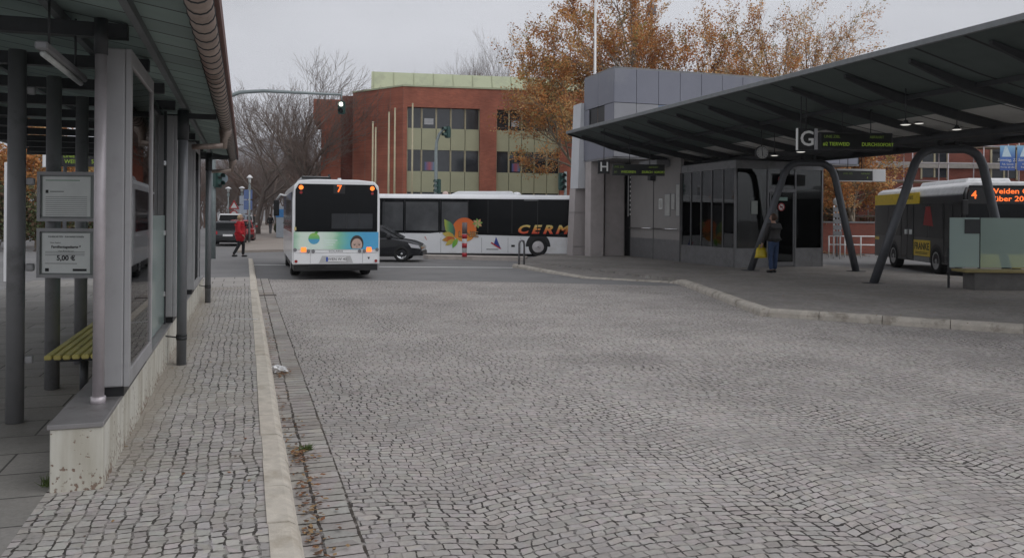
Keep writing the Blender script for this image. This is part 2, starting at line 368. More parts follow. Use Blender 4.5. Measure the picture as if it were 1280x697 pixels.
# ------------------------------------------------------------------ world, sun, camera
w = bpy.data.worlds.new('World'); S_.world = w; w.use_nodes = True; nt = w.node_tree; ns = nt.nodes; L = nt.links.new
SUN_EL, SUN_AZ = R(48), R(115)           # azimuth measured from +Y towards +X
bg = ns['Background']
sk = ns.new('ShaderNodeTexSky'); sk.sky_type = 'NISHITA'; sk.sun_disc = False; sk.sun_elevation = SUN_EL; sk.sun_rotation = SUN_AZ
sk.air_density = 1.0; sk.dust_density = 5.0; sk.ozone_density = 1.0; sk.altitude = 300
bw = ns.new('ShaderNodeRGBToBW'); L(sk.outputs[0], bw.inputs[0])
tc = ns.new('ShaderNodeTexCoord')
cn = ns.new('ShaderNodeTexNoise'); cn.inputs['Scale'].default_value = 2.2; cn.inputs['Detail'].default_value = 6; cn.inputs['Roughness'].default_value = .5
mpn = ns.new('ShaderNodeMapping'); mpn.inputs['Scale'].default_value = (1,1,3.0); L(tc.outputs['Generated'], mpn.inputs['Vector']); L(mpn.outputs[0], cn.inputs['Vector'])
cr = ns.new('ShaderNodeMapRange'); cr.inputs['From Min'].default_value = .3; cr.inputs['From Max'].default_value = .7; cr.inputs['To Min'].default_value = .86; cr.inputs['To Max'].default_value = 1.12; L(cn.outputs['Fac'], cr.inputs['Value'])
# overcast: the clear sky's brightness run is flattened into an even grey deck
pw = ns.new('ShaderNodeMath'); pw.operation = 'POWER'; L(bw.outputs[0], pw.inputs[0]); pw.inputs[1].default_value = .3
ml = ns.new('ShaderNodeMath'); ml.operation = 'MULTIPLY'; L(pw.outputs[0], ml.inputs[0]); L(cr.outputs[0], ml.inputs[1])
SKYK = 5.35
m2 = ns.new('ShaderNodeMath'); m2.operation = 'MULTIPLY'; L(ml.outputs[0], m2.inputs[0]); m2.inputs[1].default_value = SKYK
tint = ns.new('ShaderNodeVectorMath'); tint.operation = 'SCALE'; tint.inputs[0].default_value = (.965,.985,1.05); L(m2.outputs[0], tint.inputs['Scale'])
L(tint.outputs[0], bg.inputs['Color']); bg.inputs['Strength'].default_value = .1
sun = bpy.data.lights.new('sun', 'SUN'); sun.energy = .55; sun.angle = R(35); sun.color = (1,.97,.93)
so = link(bpy.data.objects.new('sun', sun)); so.rotation_euler = (R(90)-SUN_EL, 0, -SUN_AZ+math.pi)
so.location = (20,-20,60)
cam = bpy.data.cameras.new('camera'); co = link(bpy.data.objects.new('camera', cam)); S_.camera = co
cam.sensor_width = 36; cam.lens = F/1280*36; cam.shift_y = -(348.5-PY)/1280; cam.clip_end = 6000; cam.clip_start = .05
co.matrix_world = Matrix.Translation((0,0,H)) @ Matrix.Rotation(R(90),4,'X') @ Matrix.Rotation(ROLL,4,'Z')
S_.view_settings.view_transform = 'Standard'; S_.view_settings.look = 'None'; S_.view_settings.gamma = 1; S_.view_settings.exposure = 0.0
S_.cycles.use_denoising = True
S_.cycles.max_bounces = 6; S_.cycles.transparent_max_bounces = 12; S_.cycles.diffuse_bounces = 4

# ------------------------------------------------------------------ ground, road, platforms
def sheet(name, pts, z, m):
    mb = MB(); mb.face([(p[0], p[1], z) for p in pts]); o = mb.build(name, m)
    for p in o.data.polygons:
        if p.normal.z < 0: o.data.flip_normals()
    return struct(o)
sheet('ground', [(-2500,-300),(2500,-300),(2500,3500),(-2500,3500)], -.012, m_asph)
sheet('cobbled_road', [W(1.1,-14),W(24,-14)+Vector((14,0,0)),W(24,-14)+Vector((14,14,0)),G(1180,354),G(830,357),G(620,352),G(330,349)], 0.0, m_cobble)
sheet('gutter_strip', [W(1.1,-14),W(1.452,-14),W(1.452,18.5),W(1.1,18.5)], .004, m_gut)
def slab_poly(name, pts, z0, z1, m):
    mb = MB(); mb.prism([(p[0],p[1]) for p in pts], z0, z1, 'z'); return struct(mb.build(name, m))
slab_poly('platform_cobbles', [W(-.31,-9),W(.945,-9),W(.945,14.6),W(-.31,14.6)], -.1, .12, m_cob2)
slab_poly('platform_flagstones', [W(-.31,14.6),W(.945,14.6),W(.945,17.6),W(-.31,17.6)], -.1, .12, m_flag)
slab_poly('platform_end', [W(-4.2,17.6),W(.945,17.6),W(.945,27.2),W(-4.2,27.2)], -.1, .12, m_asph)
slab_poly('platform_slabs', [W(-4.2,-9),W(-.31,-9),W(-.31,17.6),W(-4.2,17.6)], -.1, .118, m_slab)

def kerb_run(mb, a, b, h0, h1, wd=.17, seg=1.0):
    """rounded granite kerb stones from a to b (outer foot line), body to the left of the run"""
    d = b-a; Ln = d.length; d.normalize(); n_ = Vector((-d.y, d.x, 0)); k = max(1, round(Ln/seg))
    for i in range(k):
        t0, t1 = i/k, (i+1)/k; g = .005
        p0 = a+d*(Ln*t0+g); p1 = a+d*(Ln*t1-g); j = random.uniform(-.004,.004)
        def ring(p, h):
            h += j
            pr = [(-.005,-.1),(0,0),(.008,h-.06),(.03,h-.02),(.065,h),(wd,h+.003),(wd,-.1)]
            return [p+n_*(q[0]+j)+Vector((0,0,q[1])) for q in pr]
        r0 = ring(p0, h0+(h1-h0)*t0); r1 = ring(p1, h0+(h1-h0)*t1); m_ = len(r0)
        mb._new(r0+r1, [(q, q+1, m_+q+1, m_+q) for q in range(m_-1)]+[tuple(range(m_)), tuple(range(2*m_-1, m_-1, -1))])
mb = MB(); kerb_run(mb, W(1.12,-9), W(1.12,27.2), .125, .125, .178, .62)
kb = struct(mb.build('kerb', m_kerb))
# island platform under the big canopy
kp = [G(640,334), G(728,347.5), G(835,353), G(848,354.5), G(950,395), G(1280,417.5)]
kp.append(kp[-1] + (kp[-1]-kp[-2]).normalized()*3.0)
tops = [.12,.03,.03,.12,.14,.14,.14]
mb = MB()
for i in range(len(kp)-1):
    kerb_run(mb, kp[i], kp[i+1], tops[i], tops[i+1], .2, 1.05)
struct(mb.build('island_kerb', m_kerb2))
mb = MB()
inner = []
for i, p in enumerate(kp):
    d = (kp[min(i+1,len(kp)-1)]-kp[max(i-1,0)]).normalized(); inner.append(p+Vector((-d.y,d.x,0))*.19)
ring = [(p, t-.002) for p, t in zip(inner, tops)] + [(W(21.2,-2), .12), (W(21.2,27), .12), (W(22.5,40), .12), (G(690,318), .12), (G(650,329.5), .12)]
zs = [z for p, z in ring]
bmv = mb._new([Vector((p[0], p[1], 0)) for p, z in ring], [tuple(range(len(ring)))]); mb.bm.normal_update(); bmesh.ops.triangulate(mb.bm, faces=mb.bm.faces[:], ngon_method='EAR_CLIP')
for v, z in zip(bmv, zs): v.co.z = z
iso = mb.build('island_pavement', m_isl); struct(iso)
for p in iso.data.polygons:
    if p.normal.z < 0: iso.data.flip_normals(); break
slab_poly('far_pavement', [G(297,315.5),G(362,314),G(346,276.5),G(319,276.5)], -.1, .1, m_path)
# painted stop lines
def stripe(name, a, b, wd):
    d = (b-a).normalized(); n_ = Vector((-d.y,d.x,0))*wd/2
    sheet(name, [a-n_, b-n_, b+n_, a+n_], -.006, m_line)
stripe('stop_line', G(474,333), G(645,334.2), .34)
stripe('stop_line', G(313,330.5), G(372,331), .34)
# traffic island with a kerb
c0, c1 = G(535,323.5), G(657,326)
slab_poly('traffic_island', [c0, c1, c1+Vector((.1,.8,0)), c0+Vector((-.3,.8,0))], -.1, .15, mat('island_stone', (.5,.45,.41), .85, var=.15, scale=3))
# wooded ridge on the horizon
mb = MB(); ridge = []
for i in range(61):
    px = -500+i*30; Y = 1500
    el = 22+72*math.exp(-((px-330)/120)**2)+9*math.sin(i*.9)+5*math.sin(i*2.3)
    p = V(px, 268-el, Y); ridge.append(p)
vs = []
for p in ridge: vs += [Vector((p.x, 900, -1)), Vector((p.x, 1200, p.z*.55)), p, Vector((p.x, 2300, -1))]
mb._new(vs, [(4*i+k, 4*(i+1)+k, 4*(i+1)+k+1, 4*i+k+1) for i in range(60) for k in range(3)])
struct(mb.build('hills', mat('wooded_hill', (.13,.12,.12), .95, var=.25, scale=.02)))

# ------------------------------------------------------------------ left bus shelter (frame n,u)
shelter = thing('bus_shelter', 'long dark bus shelter roof on grey posts with round zinc gutter along the cobbled platform', 'bus shelter', W(0,0,0), ROT)
def zroof(n): return 3.03+.17*(.62-n)          # underside
U0, U1 = -1.1, 13.3
mb = MB()
prof = [(.62,zroof(.62)),(-3.4,zroof(-3.4)),(-3.4,zroof(-3.4)+.07),(.62,zroof(.62)+.07)]
mb.prism(prof, U0, U1, 'y')
def planked(name, c, j, per, rough=.8):
    m, nt, b = nodes_of(name); ns = nt.nodes; L = nt.links.new
    tc = ns.new('ShaderNodeTexCoord'); sp = ns.new('ShaderNodeSeparateXYZ'); L(tc.outputs['Object'], sp.inputs[0])
    dv = ns.new('ShaderNodeMath'); dv.operation = 'DIVIDE'; L(sp.outputs['Y'], dv.inputs[0]); dv.inputs[1].default_value = per
    fr = ns.new('ShaderNodeMath'); fr.operation = 'FRACT'; L(dv.outputs[0], fr.inputs[0])
    fl = ns.new('ShaderNodeMath'); fl.operation = 'FLOOR'; L(dv.outputs[0], fl.inputs[0])
    wn = ns.new('ShaderNodeTexWhiteNoise'); wn.noise_dimensions = '1D'; L(fl.outputs[0], wn.inputs['W'])
    lt = ns.new('ShaderNodeMath'); lt.operation = 'LESS_THAN'; L(fr.outputs[0], lt.inputs[0]); lt.inputs[1].default_value = .06
    mr = ns.new('ShaderNodeMapRange'); mr.inputs['To Min'].default_value = .8; mr.inputs['To Max'].default_value = 1.2; L(wn.outputs['Value'], mr.inputs['Value'])
    no = ns.new('ShaderNodeTexNoise'); no.inputs['Scale'].default_value = 3; no.inputs['Detail'].default_value = 5; L(tc.outputs['Object'], no.inputs['Vector'])
    mu = ns.new('ShaderNodeMath'); mu.operation = 'MULTIPLY_ADD'; L(no.outputs['Fac'], mu.inputs[0]); mu.inputs[1].default_value = .5; L(mr.outputs[0], mu.inputs[2])
    vm = ns.new('ShaderNodeVectorMath'); vm.operation = 'SCALE'; vm.inputs[0].default_value = [q*.8 for q in c]; L(mu.outputs[0], vm.inputs['Scale'])
    mx = ns.new('ShaderNodeMix'); mx.data_type = 'RGBA'; L(lt.outputs[0], mx.inputs['Factor']); L(vm.outputs[0], mx.inputs['A']); mx.inputs['B'].default_value = (*j,1)
    L(mx.outputs['Result'], b.inputs['Base Color']); b.inputs['Roughness'].default_value = rough; return m
m_rplank = planked('green_roof_planks', (.24,.31,.29), (.035,.04,.04), .42)
mb.build('roof', m_rplank, shelter)
mb = MB(); mb.box(.6,.665,U0,U1,zroof(.62)-.02,zroof(.62)+.1); mb.build('eave_trim', m_rtrim, shelter)
mb = MB(); mb.box(-3.4,.66,U1,U1+.03,zroof(.62)-.05,zroof(.62)+.09); mb.build('fascia', m_dark, shelter)
mb = MB(); mb.box(-3.46,-3.38,U0,U1,zroof(-3.4)-.62,zroof(-3.4)+.1); mb.build('rear_fascia', m_dark, shelter)
mb = MB(); gz = zroof(.62)-.065; mb.tube([(.565,U0,gz),(.565,U1-.05,gz)], .075, 14)
gut = mb.build('gutter', m_gutter, shelter)
for k in range(54):
    y = U0+.1+k*.255
    mb = MB(); mb.tube([(.565,y,gz),(.565,y+.016,gz)], .081, 14); mb.build('bracket', m_dark, gut)
for y in (5.95, 12.3):
    mb = MB(); mb.tube([(.555,y,gz-.02),(.555,y,gz-.1),(.54,y,gz-.17),(.535,y,gz-.3)], [.085,.08,.05,.047], 12)
    mb.tube([(.53,y-.1,gz-.27),(.3,y-.12,gz-.29),(.15,y-.12,gz-.3)], .036, 10); mb.build('downpipe', m_gutter, shelter)
for k in range(11):          # cross beams
    y = -.55+k*1.36
    mb = MB(); mb.box(-3.3,.02,y-.045,y+.045,zroof(.02)-.11,zroof(.02)-.01)
    mb.build('rafter', m_dark, shelter)
for n in (.12, -.42, -1.7):
    mb = MB(); mb.box(n-.025,n+.025,U0,U1,zroof(n)-.07,zroof(n)-.006); mb.build('purlin', mat('purlin_grey',(.12,.13,.135),.6), shelter)
def post(n, u, z0, z1, r, m, foot=None):
    mb = MB(); mb.tube([(n,u,z0),(n,u,z1)], r, 14)
    o = mb.build('post', m, shelter)
    if foot:
        b2 = MB(); b2.tube([(n,u,z0),(n,u,z0+.03)], r+.035, 14); b2.build('base_plate', m, o)
    return o
p1 = post(-.112, .55, .53, zroof(-.2)-.12, .037, m_galv)
b2 = MB(); b2.tube([(-.112,.55,.525),(-.112,.55,.575)], .047, 14); b2.build('socket', m_galv, p1)
b2 = MB(); b2.tube([(-.112,.55,2.86),(-.112,.55,3.1)], .044, 14); b2.build('collar', m_dark, p1)
for u_ in (4.3, 11.05):
    p = post(.15, u_, .12, zroof(.15)-.14, .053, m_pole2)
    b2 = MB(); b2.tube([(.15,u_,.40),(.15,u_,.425)], .058, 12); b2.tube([(.15,u_,.437),(.15,u_,.455)], .059, 12); b2.tube([(.1,u_-.02,.43),(-.08,u_-.3,.5)], .008, 6); b2.build('strap', m_black, p)
    b2 = MB(); b2.tube([(.15,u_,2.62),(.15,u_,2.95)], .062, 14); b2.box(.15,.5,u_-.02,u_+.02,2.86,2.92); b2.build('bracket', m_dark, p)
for u_ in (1.95, 3.28, 4.7, 6.1, 7.5, 8.9, 10.3, 11.7):
    mb = MB(); mb.tube([(-.93,u_,.12),(-.93,u_,3.1)], .066, 14); po = mb.build('post', m_grey, shelter)
    if u_ < 2:
        for zc in (.62, 1.36, 2.05, 2.78):
            b2 = MB(); b2.box(-.86,-.8,u_-.03,u_+.03,zc-.03,zc+.03,.012); b2.build('glass_clamp', m_cab, po)

# low wall with cap
lw = thing('low_wall', 'low white painted wall with flaking paint and a grey metal cap, carrying the poster cabinets', 'wall', W(0,0,0), ROT)
def flaking(name):
    m, nt, b = nodes_of(name); ns = nt.nodes; L = nt.links.new
    tc = ns.new('ShaderNodeTexCoord'); sp = ns.new('ShaderNodeSeparateXYZ'); L(tc.outputs['Object'], sp.inputs[0])
    n1 = ns.new('ShaderNodeTexNoise'); n1.inputs['Scale'].default_value = 30; n1.inputs['Detail'].default_value = 3; L(tc.outputs['Object'], n1.inputs['Vector'])
    n2 = ns.new('ShaderNodeTexNoise'); n2.inputs['Scale'].default_value = 5; n2.inputs['Detail'].default_value = 2; L(tc.outputs['Object'], n2.inputs['Vector'])
    zr = ns.new('ShaderNodeMapRange'); zr.inputs['From Min'].default_value = .12; zr.inputs['From Max'].default_value = .3; zr.inputs['To Min'].default_value = .16; zr.inputs['To Max'].default_value = 0; L(sp.outputs['Z'], zr.inputs['Value'])
    a1 = ns.new('ShaderNodeMath'); a1.operation = 'MULTIPLY_ADD'; L(n2.outputs['Fac'], a1.inputs[0]); a1.inputs[1].default_value = .45; L(zr.outputs[0], a1.inputs[2])
    a2 = ns.new('ShaderNodeMath'); a2.operation = 'ADD'; L(a1.outputs[0], a2.inputs[0]); L(n1.outputs['Fac'], a2.inputs[1])
    mk = ns.new('ShaderNodeMapRange'); mk.inputs['From Min'].default_value = .87; mk.inputs['From Max'].default_value = .93; L(a2.outputs[0], mk.inputs['Value'])
    n3 = ns.new('ShaderNodeTexNoise'); n3.inputs['Scale'].default_value = 2.5; n3.inputs['Detail'].default_value = 8; mp = ns.new('ShaderNodeMapping'); mp.inputs['Scale'].default_value = (3,3,.5); L(tc.outputs['Object'], mp.inputs[0]); L(mp.outputs[0], n3.inputs['Vector'])
    rp = ns.new('ShaderNodeValToRGB'); rp.color_ramp.elements[0].color = (.40,.37,.30,1); rp.color_ramp.elements[1].color = (.60,.585,.52,1); rp.color_ramp.elements[0].position = .3; rp.color_ramp.elements[1].position = .62; L(n3.outputs['Fac'], rp.inputs[0])
    mx = ns.new('ShaderNodeMix'); mx.data_type = 'RGBA'; L(mk.outputs[0], mx.inputs['Factor']); L(rp.outputs[0], mx.inputs['A']); mx.inputs['B'].default_value = (.23,.165,.125,1)
    L(mx.outputs['Result'], b.inputs['Base Color']); b.inputs['Roughness'].default_value = .8
    bp = ns.new('ShaderNodeBump'); bp.invert = True; bp.inputs['Strength'].default_value = .5; bp.inputs['Distance'].default_value = .006; L(mk.outputs[0], bp.inputs['Height']); L(bp.outputs[0], b.inputs['Normal'])
    return m
mb = MB(); mb.box(-.29,0,0,12.4,.06,.5,.006,1); mb.build('body', flaking('flaking_white_paint'), lw)
mb = MB(); mb.box(-.305,.004,-.012,12.41,.5,.53,.004,1); mb.build('cap', m_capst, lw)

# poster cabinets and frosted screens standing on the wall
def cabinet(u, label, pcol):
    c = thing('poster_cabinet', label, 'poster cabinet', W(-.08,u,.53), ROT, 'poster cabinets on the low wall')
    mb = MB(); mb.box(-.08,.1,.04,1.4,0,.07); mb.build('foot', m_black, c)
    mb = MB(); mb.box(-.092,.1,0,1.46,.07,2.41,.012); mb.build('body', m_cab, c)
    mb = MB()
    for a, b_, z0, z1 in ((0,.08,.07,2.41),(1.38,1.46,.07,2.41),(.08,1.38,.07,.18),(.08,1.38,2.3,2.41)):
        mb.box(.1,.137,a,b_,z0,z1,.004,1)
    fr_ = mb.build('frame', m_cab, c)
    mb = MB(); mb.box(.102,.108,.08,1.38,.18,2.3); mb.build('poster', pcol, c)
    mb = MB(); mb.box(.12,.124,.08,1.38,.18,2.3); mb.build('pane', glass('cabinet_pane',(.92,.92,.92),ior=1.16), c)
    return c
def screen(u0, u1, label):
    s = thing('glass_screen', label, 'glass screen', W(-.07,u0,.53), ROT, 'half frosted glass screens on the low wall')
    Ln = u1-u0; mid = 1.25
    mb = MB(); mb.box(-.005,.005,.03,Ln-.03,.02,mid); mb.build('frosted_pane', m_frost, s)
    mb = MB(); mb.box(-.005,.005,.03,Ln-.03,mid,2.42); mb.build('clear_pane', m_wing, s)
    for y in (0, Ln):
        mb = MB(); mb.box(-.02,.02,y-.015,y+.015,0,2.45); mb.build('mullion', m_dark, s)
        for z in (.35, 1.05, 1.85):
            b2 = MB(); yy = .05 if y == 0 else Ln-.05; b2.box(-.018,.018,yy-.02,yy+.02,z-.03,z+.03,.005,1); b2.build('clamp', m_chrome, s)
m_post1 = mat('poster_brick_reflection', (.36,.085,.05), .5, var=.6, scale=1.4); m_post2 = mat('poster_dark', (.05,.04,.045), .5, var=.5, scale=2)  # nearest poster's red also stands for brick reflected in its pane
m_post3 = mat('poster_brown', (.16,.07,.05), .5, var=.5, scale=1.2)
cabinet(.7, 'tall grey poster cabinet nearest the flaking end of the low wall, behind the thin pole', m_post1)
cabinet(4.75, 'grey poster cabinet between two frosted screens beside the strapped post', m_post3)
cabinet(8.35, 'grey poster cabinet farthest along the low wall', m_post2)
screen(2.2, 4.7, 'tall frosted and clear glass screen between the two nearest poster cabinets')
screen(6.28, 8.3, 'frosted glass screen behind the first strapped post')
screen(9.9, 12.2, 'frosted glass screen at the far end of the low wall')

# boards with timetable and fares, hung across the shelter
def board(label, z0, z1, cols, fill):
    p = W(-.62, 3.05, 0); b = thing('notice_board', label, 'notice board', p, 0, 'notice boards inside the shelter')
    mb = MB(); x0, x1 = -.44, .6
    for a in ((x0,x1,z1-.03,z1),(x0,x1,z0,z0+.03),(x0,x0+.03,z0+.03,z1-.03),(x1-.03,x1,z0+.03,z1-.03)): mb.box(a[0],a[1],-.025,.025,a[2],a[3])
    mb.build('frame', m_cab, b)
    mb = MB(); mb.box(x0+.028,x1-.028,-.005,.012,z0+.028,z1-.028); mb.build('backing', mat('board_back',(.25,.27,.26),.6), b)
    for q in range(2):
        a0 = x0+.045+q*.485; a1 = a0+.45
        mb = MB(); mb.box(a0,a1,-.008,-.0055,z0+.045,z1-.045); sh = mb.build('sheet', m_paper, b)
        fill(sh, a0, a1, z0+.045, z1-.045, q)
    mb = MB(); mb.box(-.25,-.17,.02,.1,z0+.1,z0+.16); mb.box(-.25,-.17,.02,.1,z1-.16,z1-.1); mb.build('bracket', m_dark, b)
    return b
def lines(sh, rows, m):
    mb = MB()
    for a, b_, z, t in rows: mb.box(a,b_,-.0105,-.0085,z-t/2,z+t/2)
    mb.build('printing', m, sh)
def fares(sh, a0, a1, z0, z1, q):
    cx = (a0+a1)/2; T = lambda s, sz, z, bold=0, x=cx: text('lettering', s, sz, m_ink, sh, (x,-.0095,z), bold=bold, ext=.0005)
    if q == 0:
        T('FAHRKARTEN - INFORMATIONEN', .022, z1-.035); T('Unser Angebot', .016, z1-.09, x=cx-.1); T('Familientageskarte *', .034, z1-.13, .0008)
        T('Zum Preis für nur', .02, z0+.205); T('5,00 €', .066, z0+.14, .002)
    else:
        T('Kurzstrecke', .03, z1-.04, .0006); T('3,20 €', .062, z0+.21, .002)
    lines(sh, [(a0+.03,a1-.05,z1-.175-k*.016,.004) for k in range(3)]+[(a0+.03,a1-.12,z0+.09,.005)], m_inkg)
    lines(sh, [(a0+.03,a0+.065,z0+.03,.03),(a1-.16,a1-.03,z0+.03,.022)], m_ink)
def times(sh, a0, a1, z0, z1, q):
    lines(sh, [(a0+.03,a1-.1,z1-.035,.006)], m_inkgreen)
    lines(sh, [(a0+.03,a0+.055,z1-.14,.03),(a0+.07,a0+.2,z1-.14,.006)], m_ink)
    lines(sh, [(a0+.03,a1-.03,z1-.19-k*.019,.0035) for k in range(11)], m_inkg)
board('grey framed timetable board with two sheets, upper of the two boards in the shelter', 1.72, 2.185, 2, times)
board('fare notice board showing 5,00 € in bold, under the timetable board', 1.19, 1.655, 2, fares)

# yellow bench
bn = thing('slatted_bench', 'yellow slatted bench inside the shelter behind the thin pole', 'bench', W(-.55,2.35,.12), ROT)
m_yel = mat('yellow_slats', (.66,.57,.18), .5, var=.1, scale=3, dirt=(.45,.38,.14), dscale=3)
mb = MB()
for k in range(7): mb.box(-.26+k*.072,-.202+k*.072,-.0,2.4,.42,.46,.008,1)
mb.build('seat', m_yel, bn)
for y in (.3, 2.1):
    mb = MB(); mb.box(-.2,.2,y-.03,y+.03,.36,.42); mb.tube([(0,y,0),(0,y,.37)], .035, 10); mb.tube([(0,y,0),(0,y,.012)], .08, 12); mb.build('leg', m_dark, bn)

sl = thing('strip_light', 'unlit white fluorescent strip hanging under the shelter roof', 'lamp', W(-.31,-.2,2.74), ROT)
mb = MB(); mb.box(-.035,.035,0,1.25,0,.05,.01,1); mb.build('housing', m_grey, sl)
mb = MB(); mb.tube([(0,.05,-.016),(0,1.2,-.016)], .018, 10); mb.build('tube', mat('milky_tube',(.5,.52,.5),.3), sl)
for y in (.2,1.0):
    mb = MB(); mb.tube([(0,y,.04),(0,y,.4)], .008, 6); mb.build('hanger', m_dark, sl)

# ------------------------------------------------------------------ left: what stands beyond the shelter
wp = thing('shelter_post', 'slim white post beyond the slabs at the left edge of the view', 'post', G(8,352,.0), 0)
mb = MB(); mb.box(-.06,.06,-.04,.04,0,3.1,.01,1); mb.build('shaft', m_white, wp)
for z in (1.1,1.9,2.4):
    mb = MB(); mb.box(.06,.1,-.02,.02,z-.02,z+.02); mb.build('clamp', m_chrome, wp)
fs = thing('departure_shelter', 'far white edged platform roof with a dark green departure board, seen through the shelter', 'bus shelter', G(90,338), 0)
k = fs.location.y/F
mb = MB(); mb.box(-1.2,3.5,0,3,(268-193)*k+H,(268-187)*k+H); mb.box(-1.2,3.5,0.3,3,(268-186)*k+H,(268-184)*k+H); mb.build('roof', m_white, fs)
for x in (-.9, 1.4, 3.2):
    mb = MB(); mb.tube([(x,1.2,0),(x,1.2,(268-190)*k+H)], .06, 10); mb.build('post', m_pole2, fs)
mb = MB(); mb.box(-.95,-.5,.0,.12,(268-211)*k+H,(268-193.5)*k+H); mb.build('sign_box', m_white, fs)
mb = MB(); mb.box(-.5,2.0,.0,.12,(268-210)*k+H,(268-193.5)*k+H); dp = mb.build('display', m_black, fs)
text('lettering', 'LINIE   ZIEL', .16, m_led, dp, (.1,-.004,(268-197)*k+H)); text('lettering', 'WEIDEN   5', .18, m_led, dp, (.2,-.004,(268-204)*k+H))

# small litter and covers
m_foil = mat('white_litter', (.75,.75,.75), .3, .2, var=.1)
b = bmesh.new(); bmesh.ops.create_icosphere(b, subdivisions=3, radius=1)
for v in b.verts:
    f = 1+random.uniform(-.35,.3); v.co = Vector((v.co.x*.1*f, v.co.y*.06*f, max(0,v.co.z*.045*f+.03)))
mb = MB(); mb.merge(b); tag(mb.build('crumpled_paper', m_foil, loc=G(348,465,.006)), 'crumpled white wrapper lying in the gutter by the kerb', 'litter')
mb = MB(); mb.box(-.2,.2,-.02,.02,0,.006); mb.box(.15,.24,-.03,.01,.006,.012); tag(mb.build('paper_strip', m_foil, loc=G(305,398.5,.122), rz=R(-12)), 'thin white paper strip lying on the cobbled platform', 'litter')
mb = MB(); mb.box(-.23,.23,-.11,.11,-.02,.006); tag(mb.build('drain_cover', mat('cast_iron',(.06,.045,.04),.7), loc=G(332,369,.004), rz=ROT), 'small dark drain cover in the gutter beside the kerb', 'drain cover')
for px, py, s in ((1048,383,.3),(1165,395,.34)):
    mb = MB(); mb.box(-s,s,-.2,.2,0,.006); tag(mb.build('manhole_cover', mat('rusty_cover',(.085,.055,.045),.8), loc=G(px,py,.12), rz=.15), 'rusty flat cover in the island pavement, '+('nearer the arch legs' if px<1100 else 'nearer the stone bench'), 'manhole cover')
def tuft(p, n, h, label):
    mb = MB()
    for _ in range(n):
        a = random.uniform(0,6.28); r = random.uniform(0,.05); q = Vector((math.cos(a)*r, math.sin(a)*r,0)); t = Vector((random.uniform(-.05,.05),random.uniform(-.05,.05),h*random.uniform(.5,1)))
        s = Vector((math.sin(a),math.cos(a),0))*.004; mb.face([q-s,q+s,q+t])
    tag(mb.build('grass_tuft', mat('weed_green',(.09,.13,.035),.8), loc=p), label, 'weed')
tuft(G(383,562,.004), 150, .05, 'green grass tuft growing between the gutter stones')
tuft(G(62,606,.12), 90, .08, 'dark weed tuft at the foot of the low wall corner')
# fallen leaves along the kerb: nobody could count them
mb = MB(); lv = [m_l for m_l in (mat('leaf_rust',(.2,.085,.035),.8), mat('leaf_tan',(.3,.19,.09),.8), mat('leaf_brown',(.11,.06,.035),.8))]
def leaf(p, s):
    a = random.uniform(0,6.28); d = Vector((math.cos(a),math.sin(a),random.uniform(-.2,.25)))*s; e = Vector((-math.sin(a),math.cos(a),random.uniform(-.3,.3)))*s*.6
    mb.mi = random.randrange(3); mb.face([p-d, p+e, p+d*1.1, p-e])
for u0, cnt, sp in ((.0,50,.25),(-.55,40,.2),(.75,90,.12),(1.6,25,.2),(-1.0,30,.2),(2.6,12,.3),(4.05,60,.16),(7,20,1),(10,15,2)):
    for _ in range(cnt):
        leaf(W(1.16+abs(random.gauss(0,.07)), u0+random.gauss(0,sp), .018+random.uniform(0,.012)), random.uniform(.012,.026))
for _ in range(120): leaf(W(1.135+abs(random.gauss(0,.012)), random.uniform(-1.5,8), .015), random.uniform(.01,.02))
for _ in range(60): leaf(W(random.uniform(.0,.9), random.uniform(-1,12), .128), random.uniform(.01,.02))
for _ in range(900):
    p = G(1050+random.gauss(0,17), 317+random.gauss(0,2), 0); leaf(p+Vector((0,0,random.uniform(.13,.3)*max(0,1-abs(p.x-14.5)/3))), random.uniform(.05,.1))
for _ in range(120):
    leaf(G(random.uniform(640,1280), random.uniform(345,420), 0)+Vector((0,0,.15)), random.uniform(.012,.03))
mb.mi = 0; o = mb.build('fallen_leaves', lv); o['kind'] = 'stuff'; tag(o, 'rusty fallen leaves scattered along the kerb and pavement', 'leaves')

# ------------------------------------------------------------------ vehicles
def wheel(parent, x, y, r, wd, side, hub=None, spokes=0):
    """side: -1 left, +1 right outer face"""
    mb = MB(); Mx = Matrix.Translation((x,y,r)) @ Matrix.Rotation(R(90)*side,4,'Y')
    mb.lathe([(r*.6,-wd),(r*.93,-wd),(r,-wd*.8),(r,-.03),(r*.94,0),(r*.66,0),(r*.62,-.02),(r*.6,-wd)], 28, Mx)
    o = mb.build('wheel', m_rubber, parent)
    mb = MB(); mb.lathe([(.0,.0),(r*.12,0),(r*.16,-.02),(r*.5,-.035),(r*.58,-.005),(r*.655,-.005),(r*.655,-.05)], 24, Mx)
    mb.build('rim', hub or mat('steel_rim',(.55,.55,.55),.4,.4), o)
    if spokes:
        mb = MB()
        for k in range(spokes):
            a = 2*math.pi*k/spokes; c = Mx @ Vector((math.cos(a)*r*.4, math.sin(a)*r*.4, -.027))
            mb.disc(c, r*.085, (side,0,0), 8, .004)
        mb.build('rim_hole', m_black, o)
    return o
def lamp(parent, name, c, r, nrm, m, th=.02):
    mb = MB(); mb.disc(c, r, nrm, 16, th); return mb.build(name, m, parent)

